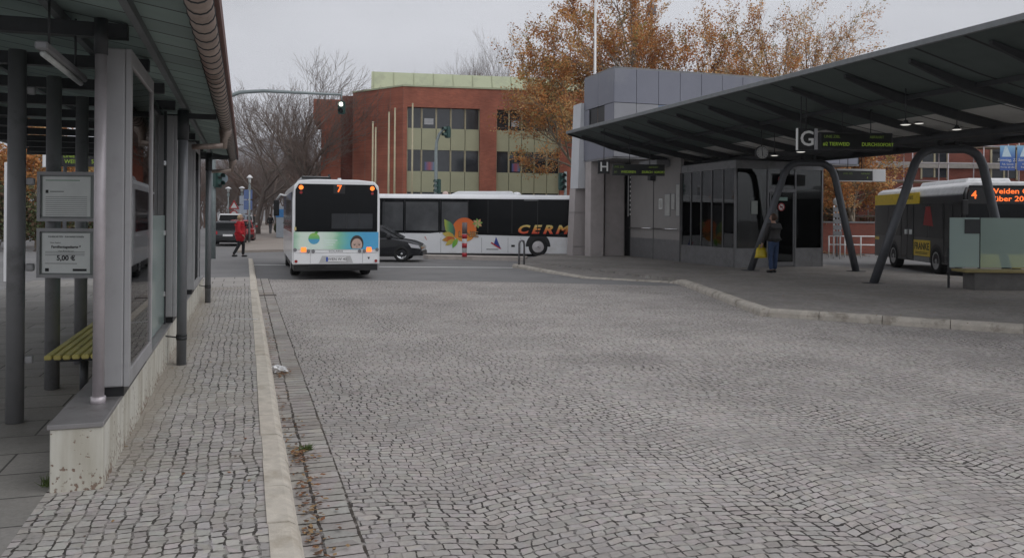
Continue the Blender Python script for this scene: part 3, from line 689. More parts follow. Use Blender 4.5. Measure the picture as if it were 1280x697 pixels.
# --- city bus seen from behind (origin: middle of its tail on the ground, +Y forward)
cb = thing('city_bus', 'white low-floor city bus seen from behind with an orange 7 and a blue green advert', 'bus', V(420.5,341,23)*1, R(17.2))
cb.location.z = 0
Wd, Lg, Ht = 1.205, 8.3, 2.78
mb = MB(); mb.prism([(-Wd,.42),(-Wd,2.2),(-Wd+.04,2.62),(-Wd+.16,Ht-.03),(-.6,Ht+.015),(.6,Ht+.015),(Wd-.16,Ht-.03),(Wd-.04,2.62),(Wd,2.2),(Wd,.42)], 0, Lg, 'y', .03)
mb.build('body', m_buswhite, cb)
mb = MB(); mb.box(-Wd+.05,Wd-.05,.06,Lg-.1,.24,.44); mb.box(-.75,.75,.02,.2,.3,.43); mb.build('underbody', m_black, cb)
mb = MB(); mb.prism([(-1.13,1.33),(-1.13,2.5),(-1.04,2.66),(1.04,2.66),(1.13,2.5),(1.13,1.33)], -.018, .01, 'y'); rw = mb.build('rear_window', m_glassd, cb)
mb = MB(); mb.box(-.15,1.0,-.021,-.0185,1.42,1.85,.01); mb.build('lower_pane', m_glassm, rw)
for px_ in (.27,.62):
    mb = MB(); mb.box(px_-.012,px_+.012,-.024,-.0205,1.42,1.86); mb.build('window_bar', m_black, rw)
m_ad = ramp_x('advert_gradient', [(0,(.38,.62,.45)),(.07,(.7,.84,.72)),(.32,(.76,.88,.8)),(.45,(.55,.78,.6)),(.52,(.24,.58,.38)),(.64,(.12,.48,.58)),(.82,(.08,.4,.68)),(1,(.09,.42,.72))])
mb = MB(); mb.box(-1.165,1.165,-.016,.01,.84,1.325); ad = mb.build('advert', m_ad, cb)
mb = MB(); mb.disc((-.62,-.017,1.14),.155,(0,-1,0),24,.003); gl_ = mb.build('globe', ramp_x('globe_colours',[(0,(.1,.42,.6)),(.4,(.08,.35,.62)),(.5,(.15,.5,.2)),(1,(.35,.6,.1))],'Z'), ad)
mb = MB(); mb.prism([(-.62,1.28),(-.58,1.34),(-.5,1.32),(-.55,1.27)],-.02,-.017,'y'); mb.build('leaf', mat('ad_leaf',(.12,.42,.08),.4), gl_)
mb = MB()
for k, z in enumerate((1.08,1.02,.95)): mb.box(-.36,.02-.06*k,-.0185,-.0165,z,z+.025)
mb.box(-.6,-.05,-.0185,-.0165,.885,.89); mb.build('print_lines', mat('ad_pale',(.72,.85,.8),.4), ad)
fx, fz = .56, .93
def ell(cx, cz, rx, rz, n=24, a0=0, a1=6.2832): return [(cx+rx*math.cos(a0+(a1-a0)*k/n), cz+rz*math.sin(a0+(a1-a0)*k/n)) for k in range(n)]
mb = MB(); mb.prism([(x,max(.86,z)) for x,z in ell(fx,fz+.07,.185,.235,24)], -.0185, -.0165, 'y'); mb.build('hair', mat('ad_hair',(.05,.035,.03),.5), ad)
mb = MB(); mb.prism([(fx+.15*math.cos(a)*(1-.1*max(0,-math.sin(a))), max(.86,fz+.03+.185*math.sin(a))) for a in [6.2832*k/28 for k in range(28)]], -.021, -.0187, 'y'); fc = mb.build('face', mat('ad_skin',(.58,.42,.35),.5), ad)
mb = MB()
for s in (-1,1): mb.prism(ell(fx+s*.065,fz+.03,.028,.013,12), -.0225, -.0212, 'y'); mb.box(fx+s*.065-.038,fx+s*.065+.038,-.0225,-.0212,fz+.062,fz+.07)
mb.build('eyes', m_ink, fc)
mb = MB(); mb.prism([(fx-.012,fz+.02),(fx+.012,fz+.02),(fx+.026,fz-.05),(fx-.026,fz-.05)],-.0225,-.0212,'y'); mb.build('nose', mat('ad_skin_dark',(.48,.3,.25),.5), fc)
for s in (-1,1):
    lamp(cb,'turn_signal',(s*.98,-.019,2.56),.062,(0,-1,0),m_orange); lamp(cb,'brake_light',(s*.98+.0,-.019,2.42),.04,(0,-1,0),m_redl)
    mb = MB(); mb.box(s*.9-.07,s*.9+.07,-.022,-.001,.77,.9,.01); mb.build('tail_lamp', m_orange, cb)
    for q in (1,2): lamp(cb,'round_lamp',(s*(.9-.13*q)if s<0 else .9-.13*q,-.001,.79),.05,(0,-1,0),mat('lamp_grey',(.2,.2,.21),.2))
    lamp(cb,'round_lamp',(s*1.13,-.001,.83),.05,(0,-1,0),MATS['lamp_grey'])
    lamp(cb,'reflector',(s*1.1,-.001,.51),.042,(0,-1,0),m_redl)
text('route_number','7',.27,m_orange2,cb,(.06,-.022,2.53),bold=.006)
mb = MB(); mb.box(-.1,.22,-.0195,-.0175,2.4,2.65); mb.build('route_display', m_black, cb)
mb = MB(); mb.prism([(-.4,.66),(.38,.66),(.46,.46),(-.48,.46)],-.006,.002,'y'); mb.build('plate_recess', mat('recess_grey',(.5,.5,.5),.5), cb)
mb = MB(); mb.box(-.29,.27,-.014,-.006,.5,.63); pl = mb.build('number_plate', m_white, cb)
mb = MB(); mb.box(-.288,-.235,-.017,-.0145,.502,.628); mb.build('plate_band', mat('plate_blue',(.03,.08,.4),.4), pl)
text('lettering','WEN W 40',.105,m_ink,pl,(.02,-.0155,.563))
for sx0,sx1,sz0,sz1 in ((-1.12,1.12,.735,.741),(-.72,-.714,.45,.735),(.72,.726,.45,.735),(-1.17,-1.165,.45,1.32),(1.165,1.17,.45,1.32)):
    mb = MB(); mb.box(sx0,sx1,-.004,.001,sz0,sz1); mb.build('panel_seam', m_inkg, cb)
mb = MB()
for q in range(7): mb.box(-.62,-.3,-.006,.0,.345+q*.012-.28*0,.351+q*.012)
mb.build('engine_grille', m_black, cb)
text('lettering','SOLARIS',.075,m_inkg,cb,(-.02,-.002,.785),sx=1.4)
mb = MB(); mb.prism([(-1.02,Ht-.02),(-.95,Ht+.1),(-.2,Ht+.1),(-.12,Ht-.02)],.15,2.6,'y',.03); mb.build('roof_unit', mat('roof_unit_grey',(.4,.4,.4),.5), cb)
mb = MB(); mb.box(-.96,-.16,.14,.16,Ht+.02,Ht+.09); mb.build('roof_grille', m_black, cb)
mb = MB(); mb.tube([(-.2,.3,Ht),(-.2,.3,Ht+.17)],.035,8); mb.build('antenna', m_black, cb)
lamp(cb,'roof_stud',(.07,.1,Ht+.0),.05,(0,0,1),m_buswhite,.06)
mb = MB(); mb.box(-1.15,-1.1,-.02,-.003,1.37,1.46); mb.build('sticker', mat('yellow_sticker',(.6,.5,.2),.5), cb)
mb = MB(); mb.prism([(.86,.62),(.93,.62),(.9,.55)],-.004,-.001,'y'); mb.build('hook_mark', m_black, cb)
for s in (-1,1):
    mb = MB(); mb.box(s*(Wd+.001)-.008,s*(Wd+.001)+.008,.5,Lg-.25,1.3,2.45,.005,1); sw = mb.build('side_window', m_glassd, cb)
    for y in (2.0,6.6): wheel(cb,s*(Wd-.03),y,.46,.28,s,MATS.get('steel_rim'))
mb = MB(); mb.tube([(-1.1,Lg-.05,2.5),(-1.32,Lg+.1,2.55),(-1.45,Lg+.22,2.35)],.04,8); mr_ = mb.build('mirror_arm', m_white, cb)
mb = MB(); mb.box(-1.56,-1.36,Lg+.14,Lg+.26,1.75,2.35,.03); mb.build('mirror', m_black, cb)
mb = MB(); mb.box(-Wd+.05,Wd-.05,Lg-.01,Lg+.012,1.0,2.6,.005,1); mb.build('windscreen', m_glassd, cb)

# --- coach crossing (local x to the right, face at y=0)
YC = 37.2
def cxz(px, py): p = V(px, py, YC); return p.x, p.z
coach = thing('coach', 'long white coach with dark windows, an orange sun and fiery CERM lettering', 'bus', (0,YC,0), 0)
xl, _ = cxz(404,300); xr, _ = cxz(776,300); zt = 2.77; zb = cxz(600,317)[1]
mb = MB(); mb.prism([(0,zb),(0,2.45),(.08,2.66),(.25,zt+.02),(2.2,zt+.02),(2.42,2.66),(2.5,2.45),(2.5,zb)], xl, xr, 'x', .04); mb.build('body', m_buswhite, coach)
mb = MB(); mb.box(xl+.1,xr-.1,.08,2.4,.2,.45); mb.build('underbody', m_black, coach)
def rect(name, px0, px1, py0, py1, m, par=coach, y0=-.012, y1=.002):
    x0, za = cxz(px0, py1); x1, zb_ = cxz(px1, py0); mb = MB(); mb.box(x0,x1,y0,y1,za,zb_); return mb.build(name, m, par)
x1_, _ = cxz(600,300); zw = cxz(600,296)[1]
mb = MB(); zA = cxz(500,291)[1]; zB = cxz(640,298)[1]; zT = cxz(590,248.5)[1]; xm0 = cxz(540,0)[0]; xm1 = cxz(553,0)[0]
mb.prism([(xl+.1,zA),(xm0,zA),(xm1,zA+.05),(xm1+.5,zA-.03),(xr-.1,zB+.02),(xr-.1,zT),(xl+.1,zT)], -.01, .005, 'y'); wb = mb.build('window_band', m_glassd, coach)
for a, b_ in ((410,474),(478,504),(507,548),(552,585)):
    rect('window', a, b_, 252.5, 288, mat('sky_reflecting_glass',(.085,.088,.092),.12,var=.35,scale=.7,spec=.7), coach, -.014, -.0105)
for px_ in (480,506,550,585,610,640,672): rect('window_bar', px_-.6, px_+.6, 250, 291.5, m_black, wb, -.017, -.0145)
for px_ in (551,602,635,651): rect('panel_joint', px_-.25, px_+.25, 297, 315.5, m_inkg, coach, -.004, .001)
mb = MB(); x0,_ = cxz(571,0); x1,_ = cxz(642,0); mb.prism([(x0-.3,zt),(x0+.1,zt+.17),(x1,zt+.19),(x1+.12,zt)], .5, 2.0, 'y', .04); mb.build('roof_unit', m_buswhite, coach)
mb = MB(); x2,_ = cxz(648,0); mb.ball((x2,1.2,zt+.06),.17,12,1.2,1,.7); mb.build('roof_dome', m_buswhite, coach)
mb = MB(); x2,_ = cxz(557,0); mb.ball((x2,.8,zt+.05),.14,12,1,1,.9); mb.build('roof_vent', mat('vent_pink',(.6,.45,.4),.5), coach)
for px_ in (487,675):
    x0,_ = cxz(px_,0); mb = MB(); mb.prism([(x0+.56*math.cos(a), .44+.62*math.sin(a)) for a in [math.pi*k/14 for k in range(15)]], -.006, .3, 'y'); mb.build('wheel_arch', m_black, coach)
    o = thing_w = None
    mb = MB(); Mx = Matrix.Translation((x0,-.03,.43)) @ Matrix.Rotation(R(90),4,'X')
    mb.lathe([(.24,-.3),(.4,-.3),(.43,-.24),(.43,-.03),(.40,0),(.27,0),(.25,-.02),(.24,-.3)],28,Mx); tw = mb.build('wheel', m_rubber, coach)
    mb = MB(); mb.lathe([(0,.03),(.08,.03),(.1,.01),(.2,-.0),(.265,.01),(.27,-.05)],24,Mx); mb.build('rim', mat('pale_rim',(.6,.57,.57),.4), tw)
    mb = MB(); mb.disc((x0,-.062,.43),.025,(0,-1,0),10,.01); mb.build('hub', m_black, tw)
rect('fuel_flap', 639, 643.5, 306, 308.5, m_black, coach, -.006, .001)
rect('roof_slot', 655, 673, 249.5, 250.8, m_inkg, coach, -.016, -.009)
# sun, leaves and flower graphic
sx_, sz_ = cxz(580.5, 287); k = YC/F
mb = MB(); mb.disc((sx_,-.0125,sz_),15*k,(0,-1,0),36,.006)
sun_g = mb.build('sun_graphic', ramp_x('sun_orange',[(0,(.8,.35,.05)),(.45,(.8,.2,.03)),(1,(.72,.14,.03))],'Z'), coach)
def blade(a, L0, wd, cx, cz, m, y=-.021):
    d = (math.cos(a), math.sin(a)); e = (-d[1], d[0]); pts = []
    for t in (0,.25,.5,.75): pts.append((cx+d[0]*L0*t+e[0]*wd*math.sin(math.pi*min(1,t*1.0+.05)), cz+d[1]*L0*t+e[1]*wd*math.sin(math.pi*min(1,t+.05))))
    pts.append((cx+d[0]*L0, cz+d[1]*L0))
    for t in (.75,.5,.25): pts.append((cx+d[0]*L0*t-e[0]*wd*math.sin(math.pi*t), cz+d[1]*L0*t-e[1]*wd*math.sin(math.pi*t)))
    mb = MB(); mb.prism(pts, y, y+.004, 'y'); return mb.build('leaf_graphic', m, sun_g)
lx, lz = cxz(569, 296)
blade(R(122), 26*k, 6*k, lx, lz, ramp_x('leaf_green',[(0,(.45,.5,.05)),(.5,(.1,.3,.12)),(1,(.05,.1,.12))]))
blade(R(165), 17*k, 4*k, lx, lz+.0, ramp_x('leaf_gold',[(0,(.6,.5,.12)),(1,(.6,.35,.05))]), -.0215)
blade(R(190), 17*k, 3.6*k, lx, lz-.05, ramp_x('leaf_flame',[(0,(.6,.42,.06)),(.5,(.6,.12,.02)),(1,(.5,.1,.03))]), -.0225)
blade(R(215), 15*k, 3.0*k, lx, lz-.08, ramp_x('leaf_amber',[(0,(.65,.5,.1)),(1,(.5,.4,.06))]), -.0235)
blade(R(245), 14*k, 3.0*k, lx+.1, lz-.05, ramp_x('leaf_fresh',[(0,(.1,.45,.06)),(1,(.3,.5,.05))]), -.0245)
fx_, fz_ = cxz(597, 279)
for a in range(0,360,45): blade(R(a+10), 6.5*k, 1.7*k, fx_, fz_, ramp_x('petal_%d'%a, [(0,(.55,.4,.25) if a%90 else (.15,.35,.08)),(1,(.7,.35,.15) if a%90 else (.3,.45,.1))]), -.0225-.0008*(a/45))
tx, tz = cxz(585.5, 293)
text('lettering','LINIE',.36,m_ink,coach,(tx,-.031,tz),sx=1.12,bold=.012); text('lettering','LINIE',.36,mat('line_letters',(.75,.42,.15),.5),coach,(tx,-.035,tz),sx=1.12,bold=-.006)
def fire(name):
    return ramp_x(name, [(0,(.8,.06,.02)),(.4,(.85,.22,.05)),(.7,(.85,.48,.08)),(1,(.85,.68,.25))], 'Y')
x0, z0_ = cxz(646, 287)
for i, ch in enumerate('CERM'):
    xx = cxz((655,671,686.5,704)[i],0)[0]; text('lettering',ch,.52,fire('fire_%d'%i),coach,(xx,-.014,z0_),sx=1.35,shear=.3,bold=.02)
# small emblems on the flank
ex, ez = cxz(620.5, 304); mb = MB(); mb.prism([(ex-.02,ez+.3),(ex+.2,ez-.22),(ex-.12,ez-.05)],-.006,-.001,'y'); em = mb.build('emblem', mat('emblem_blue',(.03,.06,.3),.4), coach)
mb = MB(); mb.prism([(ex-.26,ez+.0),(ex-.22,ez+.06),(ex+.24,ez-.24),(ex+.16,ez-.26)],-.009,-.0065,'y'); mb.build('swoosh', mat('emblem_red',(.5,.03,.04),.4), em)
rect('emblem_text', 608, 623, 311, 312, m_inkg, coach, -.004, -.0005)
ex, ez = cxz(531, 296); mb = MB(); mb.prism([(ex-.02,ez),(ex+.02,ez+.04),(ex+.1,ez-.14),(ex+.07,ez-.14)],-.006,-.001,'y'); mb.build('emblem', mat('emblem_pale_red',(.6,.3,.28),.4), coach)
text('lettering','LINIE',.15,m_inkg,coach,(cxz(531,0)[0],-.002,cxz(531,308)[1]))

# --- cars
def car(name, label, L_, Wc, Hc, col, loc, rz, estate=False, group=None, van=False):
    c = thing(name, label, 'car', loc, rz, group); hw = Wc/2
    body = [(-L_/2,.3),(-L_/2-.0,.62),(-L_/2+.08,.88),(-L_*.22,.95),(L_*.22,.93),(L_*.4,.8),(L_*.48,.66),(L_/2,.5),(L_/2-.03,.28),(L_*.38,.2),(-L_*.4,.2)]
    mb = MB(); bb = bmesh.new(); n = len(body)
    for s, t in ((-1,0),(1,0)): pass
    mb.prism(body, -hw, hw, 'x', .06); b_ = mb.build('body', mat(col+'_car_paint', {'black':(.012,.013,.016),'silver':(.42,.43,.44),'red':(.3,.025,.025),'white':(.72,.72,.72)}[col], .25, coat=.8, var=.03), c)
    r0 = -L_*.47 if (estate or van) else -L_*.40
    gh = [(r0,.9),(r0+.12,Hc-.12),(r0+.3,Hc-.02),(0,Hc),(L_*.08,Hc-.03),(L_*.30,.9)]
    b2 = bmesh.new(); vs = []
    for s in (-1,1):
        for y, z in gh: vs.append(b2.verts.new((s*(hw-.05-.16*(z-.9)/(Hc-.9)), y, z)))
    n = len(gh)
    b2.faces.new(vs[:n]); b2.faces.new(list(reversed(vs[n:])))
    for i in range(n): b2.faces.new((vs[i],vs[n+i],vs[n+(i+1)%n],vs[(i+1)%n]))
    bmesh.ops.recalc_face_normals(b2, faces=b2.faces[:]); bmesh.ops.bevel(b2, geom=b2.edges[:], offset=.035, segments=2, affect='EDGES')
    mb = MB(); mb.merge(b2); mb.build('roof', MATS[col+'_car_paint'], c)
    def hwz(z): return hw-.05-.16*(z-.9)/(Hc-.9)
    for s in (-1,1):
        mb = MB(); zl, zh = .95, Hc-.12
        ys = [(r0+.16,zl),(r0+.24,zh),(L_*.06,zh),(L_*.24,zl)]
        pts = [Vector((s*(hwz(z)+.006), y, z)) for y, z in ys]; mb.face(pts); mb.face([p-Vector((s*.012,0,0)) for p in pts]); mb.build('side_window', m_glassd, c)
        for y in (-L_*.1, L_*.09):
            mb = MB(); mb.box(s*(hwz(1.15)+.004)-.012,s*(hwz(1.15)+.004)+.012,y-.03,y+.03,.95,Hc-.13); mb.build('pillar', m_black, c)
        mb = MB(); mb.box(min(s*hw,s*(hw+.17)),max(s*hw,s*(hw+.17)),L_*.17,L_*.21,.93,1.07,.02); mb.build('mirror', MATS[col+'_car_paint'], c)
        for y in (-L_*.3, L_*.31):
            wheel(c, s*(hw+.005), y, .31, .2, s, m_chrome if col == 'black' else None, 5)
        mb = MB(); mb.prism([(L_*.37,.74),(L_*.47,.64),(L_*.485,.52),(L_*.40,.56)], *(sorted((s*(hw+.004),s*(hw-.3)))), 'x'); mb.build('headlight', mat('headlight_glass',(.7,.7,.72),.1,coat=1), c)
        mb = MB(); mb.box(min(s*(hw-.0),s*(hw-.32)),max(s*(hw-.0),s*(hw-.32)),-L_/2-.012,-L_/2+.12,.66,.84,.02); mb.build('tail_light', m_redl if col != 'black' else mat('bright_red_lens',(.45,.02,.03),.2,coat=.5), c)
    mb = MB(); zl, zh = .97, Hc-.1
    mb.face([(-(hwz(zl)-.06),r0+.0,zl),(hwz(zl)-.06,r0+.0,zl),(hwz(zh)-.06,r0+.105,zh),(-(hwz(zh)-.06),r0+.105,zh)]); o = mb.build('rear_window', m_glassd, c); o.location.y = -.01
    mb = MB(); a, z = (L_*.30-L_*.08), 0
    mb.face([(-(hwz(.95)-.06),L_*.295,.93),(hwz(.95)-.06,L_*.295,.93),(hwz(Hc-.08)-.06,L_*.105,Hc-.07),(-(hwz(Hc-.08)-.06),L_*.105,Hc-.07)]); o = mb.build('windscreen', m_glassd, c); o.location.y = .012; o.location.z = .008
    for bq in ((-hw+.03,hw-.03,-L_/2-.05,-L_/2+.1,.3,.52),(-hw+.05,hw-.05,L_/2-.12,L_/2+.03,.26,.42)):
        mb = MB(); mb.box(*bq,.03); mb.build('bumper', m_black if col != 'silver' else m_grey, c)
    mb = MB(); mb.box(-.26,.26,-L_/2-.06,-L_/2-.0,.56,.67); mb.build('number_plate', m_white, c)
    return c
p = V(528,327,31.9); car('car', 'black hatchback driving across behind the white city bus', 4.15, 1.7, 1.43, 'black', (p.x-4.15/2-.02,32.7,0), R(-90))
G_ = 'cars parked along the side street'
p = V(273,0,46); car('car', 'black estate car parked nearest, left of the red coated walker', 4.4, 1.75, 1.42, 'black', (p.x,48.2,0), R(16), True, G_)
p = V(286,0,58); car('car', 'tall white van-like car parked beyond the black estate', 4.5, 1.85, 1.85, 'white', (p.x,59,0), R(16), True, G_)
p = V(295,0,53); car('car', 'red hatchback parked half hidden behind the black estate', 3.9, 1.68, 1.45, 'red', (p.x,54.5,0), R(16), False, G_)
p = V(303,0,68); car('car', 'small white car parked farthest along the side street', 4.0, 1.7, 1.75, 'white', (p.x,69,0), R(16), True, G_)

# --- yellow and black bus at the right (origin: front left corner as seen, +Y towards its tail)
yb = thing('service_bus', 'black and yellow city bus with orange route display waiting at the right', 'bus', (13.8,25,0), R(-6.4))
WB, LB, HB = 2.45, 8.3, 2.98
m_ybody = mat('bus_charcoal_paint', (.03,.03,.033), .3, coat=.6); m_glassb = mat('bus_side_glass', (.02,.022,.024), .1, var=.5, scale=.9, spec=.6); m_byel = mat('bus_yellow', (.85,.6,.02), .35, coat=.4); m_bsil = mat('bus_silver', (.3,.3,.31), .35, .3)
mb = MB(); mb.prism([(0,.35),(.0,2.3),(.03,2.6),(WB-.03,2.6),(WB,2.3),(WB,.35)], 0, LB, 'y', .03); mb.build('body', m_ybody, yb)
mb = MB(); mb.prism([(.02,2.59),(.1,2.86),(.3,HB),(WB-.3,HB),(WB-.1,2.86),(WB-.02,2.59)], .05, LB-.02, 'y', .05); mb.build('roof', mat('bus_grey_roof',(.8,.8,.8),.4), yb)
mb = MB(); mb.box(-.012,.02,3.6,LB-.05,2.36,2.76,.005,1); yl_ = mb.build('yellow_band', m_byel, yb)
text('lettering','FRANKE',.2,m_ink,yl_,(-.014,4.5,2.58),(R(90),0,R(-90)),.001)
mb = MB(); mb.box(-.01,.01,.15,1.5,.4,2.35); dr = mb.build('door', m_glassb, yb)
for y in (.15,.8,1.45):
    mb = MB(); mb.box(-.018,-.011,y,y+.05,.42,2.3); mb.build('door_frame', m_black, dr)
mb = MB(); mb.box(-.03,-.019,.72,.75,1.0,1.7); mb.box(-.03,-.019,.9,.93,1.0,1.7); mb.build('handrail', m_chrome, dr)
mb = MB(); mb.box(-.01,.01,4.1,5.3,.4,2.35); d2 = mb.build('door', m_glassb, yb)
for y in (4.1,4.68,5.27):
    mb = MB(); mb.box(-.018,-.011,y,y+.04,.42,2.3); mb.build('door_frame', m_black, d2)
for y in (4.36,4.8):
    mb = MB(); mb.box(-.016,-.011,y-.14,y+.14,1.28,1.45); mb.build('sticker', m_paper, d2)
for a, b_ in ((1.6,2.75),(2.8,4.05),(5.35,6.7),(6.75,8.1)):
    mb = MB(); mb.box(-.008,.01,a,b_,1.2,2.34); mb.build('side_window', m_glassb, yb)
mb = MB(); mb.prism([(3.2,1.62),(2.35,1.58),(2.6,2.25),(3.0,2.25)], -.012, -.0085, 'x'); mb.build('window_reflection', mat('reflection_red',(.32,.02,.02),.3), yb)  # red reflection in the side glass, painted as a flat shape
mb = MB(); mb.box(-.012,.0,2.6,4.05,.55,1.1); po = mb.build('side_advert', m_byel, yb)
text('lettering','FRANKE',.33,m_ink,po,(-.0135,3.33,.88),(R(90),0,R(-90)),.001,bold=.008,sx=1.1)
mb = MB()
for z in (.62,.67): mb.box(-.0145,-.0125,2.8,3.9,z,z+.02)
mb.build('print_lines', m_ink, po)
mb = MB(); mb.box(-.008,.0,2.65,4.05,.36,.53); mb.build('skirt', m_bsil, yb)
mb = MB(); mb.box(-.012,.0,7.75,8.2,1.0,1.12); mb.build('marker', m_byel, yb)
for y in (2.1, 6.1):
    mb = MB(); mb.prism([(y+.56*math.cos(a), .44+.56*math.sin(a)) for a in [math.pi*q/12 for q in range(13)]], -.004, .2, 'x'); mb.build('wheel_arch', m_black, yb)
    wheel(yb, -.02, y, .45, .28, -1); wheel(yb, WB+.02, y, .45, .28, 1)
mb = MB(); mb.prism([(.06,.75),(.04,2.5),(.14,2.86),(WB-.14,2.86),(WB-.04,2.5),(WB-.06,.75)], -.02, .02, 'y'); ws = mb.build('windscreen', m_glassd, yb)
mb = MB(); mb.box(.1,WB-.1,-.03,-.0205,2.3,2.8); ds = mb.build('route_display', m_black, yb)
text('lettering','4',.34,m_orange2,ds,(.27,-.033,2.56),bold=.004); text('lettering','Weiden O',.225,m_orange2,ds,(1.28,-.033,2.68),bold=.003,sx=1.2); text('lettering','über 20',.225,m_orange2,ds,(1.27,-.033,2.45),bold=.003,sx=1.2)
mb = MB(); mb.tube([(.1,-.02,2.72),(-.02,-.2,2.75),(-.12,-.32,2.6),(-.14,-.34,2.35)],.05,10); mb.build('mirror_arm', m_black, yb)
mb = MB(); mb.box(-.22,-.04,-.4,-.28,1.95,2.42,.03); mb.build('mirror', m_black, yb)
mb = MB(); mb.box(.02,WB-.02,-.03,.05,.36,.78,.02); mb.build('front_panel', m_byel, yb)
for x in (.25, WB-.25): lamp(yb,'headlight',(x,-.03,.6),.1,(0,-1,0),MATS['headlight_glass'])
mb = MB(); mb.prism([(.5,2.96),(.6,3.14),(WB-.6,3.14),(WB-.5,2.96)],1.2,5,'y',.04); mb.build('roof_unit', MATS['bus_grey_roof'], yb)

# ------------------------------------------------------------------ big canopy over the island (frame n,u)
can = thing('station_canopy', 'wide dark wing shaped canopy over the island platform, carried by leaning tube arches', 'canopy', W(0,0,0), ROT)
prof = [(12.55,5.0),(14.2,4.6),(16,4.25),(17.3,4.04),(18.3,3.98),(19.3,4.04),(19.9,4.12),(20.7,4.3)]
def zc(n):
    for (a, za), (b_, zb_) in zip(prof, prof[1:]):
        if a <= n <= b_: return za+(zb_-za)*(n-a)/(b_-a)
    return prof[-1][1]
CU0, CU1 = -6.0, 23.7
m_under = planked('canopy_underside', (.095,.12,.115), (.02,.022,.022), 1.1, .7)
mb = MB()
def skin_strip(mb, pr, th):
    mb.prism([(n,z) for n,z in pr]+[(n,z+th) for n,z in reversed(pr)], CU0, CU1, 'y')
skin_strip(mb, prof[:3], .08); mb.build('roof', m_under, can)
mb = MB(); skin_strip(mb, prof[2:6], .08); mb.build('valley_panel', planked('valley_panels', (.6,.6,.58), (.06,.06,.06), 1.1, .6), can)  # pale tone stands in for sky light coming through the panels
mb = MB(); skin_strip(mb, prof[5:], .08); mb.build('roof', m_under, can)
mb = MB(); mb.box(12.49,12.56,CU0,CU1+.04,4.97,5.085,.01,1); mb.build('eave_trim', mat('eave_metal',(.2,.21,.215),.5,.4), can)
mb = MB()
mb.prism([(n,z-.06) for n,z in prof]+[(n,z+.1) for n,z in reversed(prof)], CU1, CU1+.04, 'y'); mb.build('end_trim', m_dark, can)
m_raft = mat('rafter_grey', (.042,.044,.047), .65)
u = CU0+.5
while u < CU1-.3:
    mb = MB(); pr = [(12.95,zc(12.95)-.02)]+prof[1:7]+[(20.5,zc(20.5)-.02)]
    lo = [(12.95,zc(12.95)-.1)]+[(n,z-.2) for n,z in prof[1:7]]+[(20.5,zc(20.5)-.12)]
    mb.prism([(n,z-.003) for n,z in pr]+list(reversed(lo)), u-.035, u+.035, 'y'); mb.build('rafter', m_raft, can)
    u += 1.8
for n in (17.15, 19.45):
    mb = MB(); mb.tube([(n,CU0+.2,zc(n)-.2),(n,CU1-.2,zc(n)-.2)], .1, 12); mb.build('girder', m_raft, can)
for n in (14.6,):
    mb = MB(); mb.box(n-.04,n+.04,CU0,CU1,zc(n)-.1,zc(n)-.004); mb.build('purlin', m_raft, can)
def loc_can(p): n, u_ = nu(p); return Vector((n, u_, p.z))
m_arch = mat('arch_steel', (.1,.105,.115), .45, .4, var=.1)
for (pl_, pr_, ptl, ptr, Y) in (((938,338),(1070,339),(979,222),(1042,214),26.6),((1092,354),(1263,356),(1143,207),(1227,199),21.5)):
    a = G(pl_[0],pl_[1],.12); b_ = G(pr_[0],pr_[1],.12); c1 = V(*ptl,a.y); c2 = V(*ptr,b_.y); zt_ = max(c1.z,c2.z)+.1
    pts = [a, a.lerp(c1,.5), c1.lerp(a,.06)]
    cen = (c1+c2)/2
    def arc(c, base, inward):
        out = []
        top = Vector((c.x+inward*.45, c.y, zt_+.16))
        for t in (0,.25,.5,.75,1):
            q = c.lerp(base,.06)
            mid = Vector((c.x+inward*.06, c.y, zt_+.1))
            out.append(q*(1-t)**2 + mid*2*t*(1-t) + top*t*t)
        return out
    al = arc(c1, a, 1); ar = arc(c2, b_, -1)
    path = [a, a.lerp(c1,.5)] + al + list(reversed(ar)) + [b_.lerp(c2,.5), b_]
    path = [loc_can(p) for p in path]
    mb = MB(); mb.tube(path, .112, 16); ao = mb.build('arch', m_arch, can)
    for q in (.25,.75):
        p = loc_can(al[-1].lerp(ar[-1], q)); mb = MB(); mb.tube([p, Vector((p.x,p.y,zc(p.x)-.05))], .06, 10); mb.build('stub', m_raft, ao)
    for q in (a,b_):
        p = loc_can(q); mb = MB(); mb.tube([(p.x,p.y,.12),(p.x,p.y,.135)], .3, 16); mb.build('foot_plate', m_dark, ao)
# hanging signs, displays, clock, lamps
def hang(root, x, z0, zroof_, r=.012):
    mb = MB(); mb.tube([(x,0.05,z0),(x,0.05,zroof_)], r, 6); mb.build('hanger', m_raft, root)
def bay_display(letter, px0, px1, py0, py1, Y, lab_sign, lab_disp, rows):
    a = V(px0,py1,Y); b_ = V(px1,py0,Y); sz = b_.x-a.x; hz = b_.z-a.z
    n_, u_ = nu(Vector((a.x,Y,0))); zr = zc(n_)
    s = thing('bay_sign', lab_sign, 'sign', (a.x,Y,a.z), ROT*.25, 'hanging bay letter signs')
    mb = MB(); mb.box(0,sz*.98,-.02,.05,0,hz); mb.build('panel', m_black, s)
    mb = MB(); mb.box(-.018,.0,-.03,.06,-.01,hz+.01); mb.build('edge', m_letter if letter=='G' else m_dark, s)
    text('letter', letter, hz*1.0, m_letter, s, (sz*.5,-.023,hz*.5), bold=.006)
    hang(s, sz*.5, hz, zr-a.z)
    return a, b_
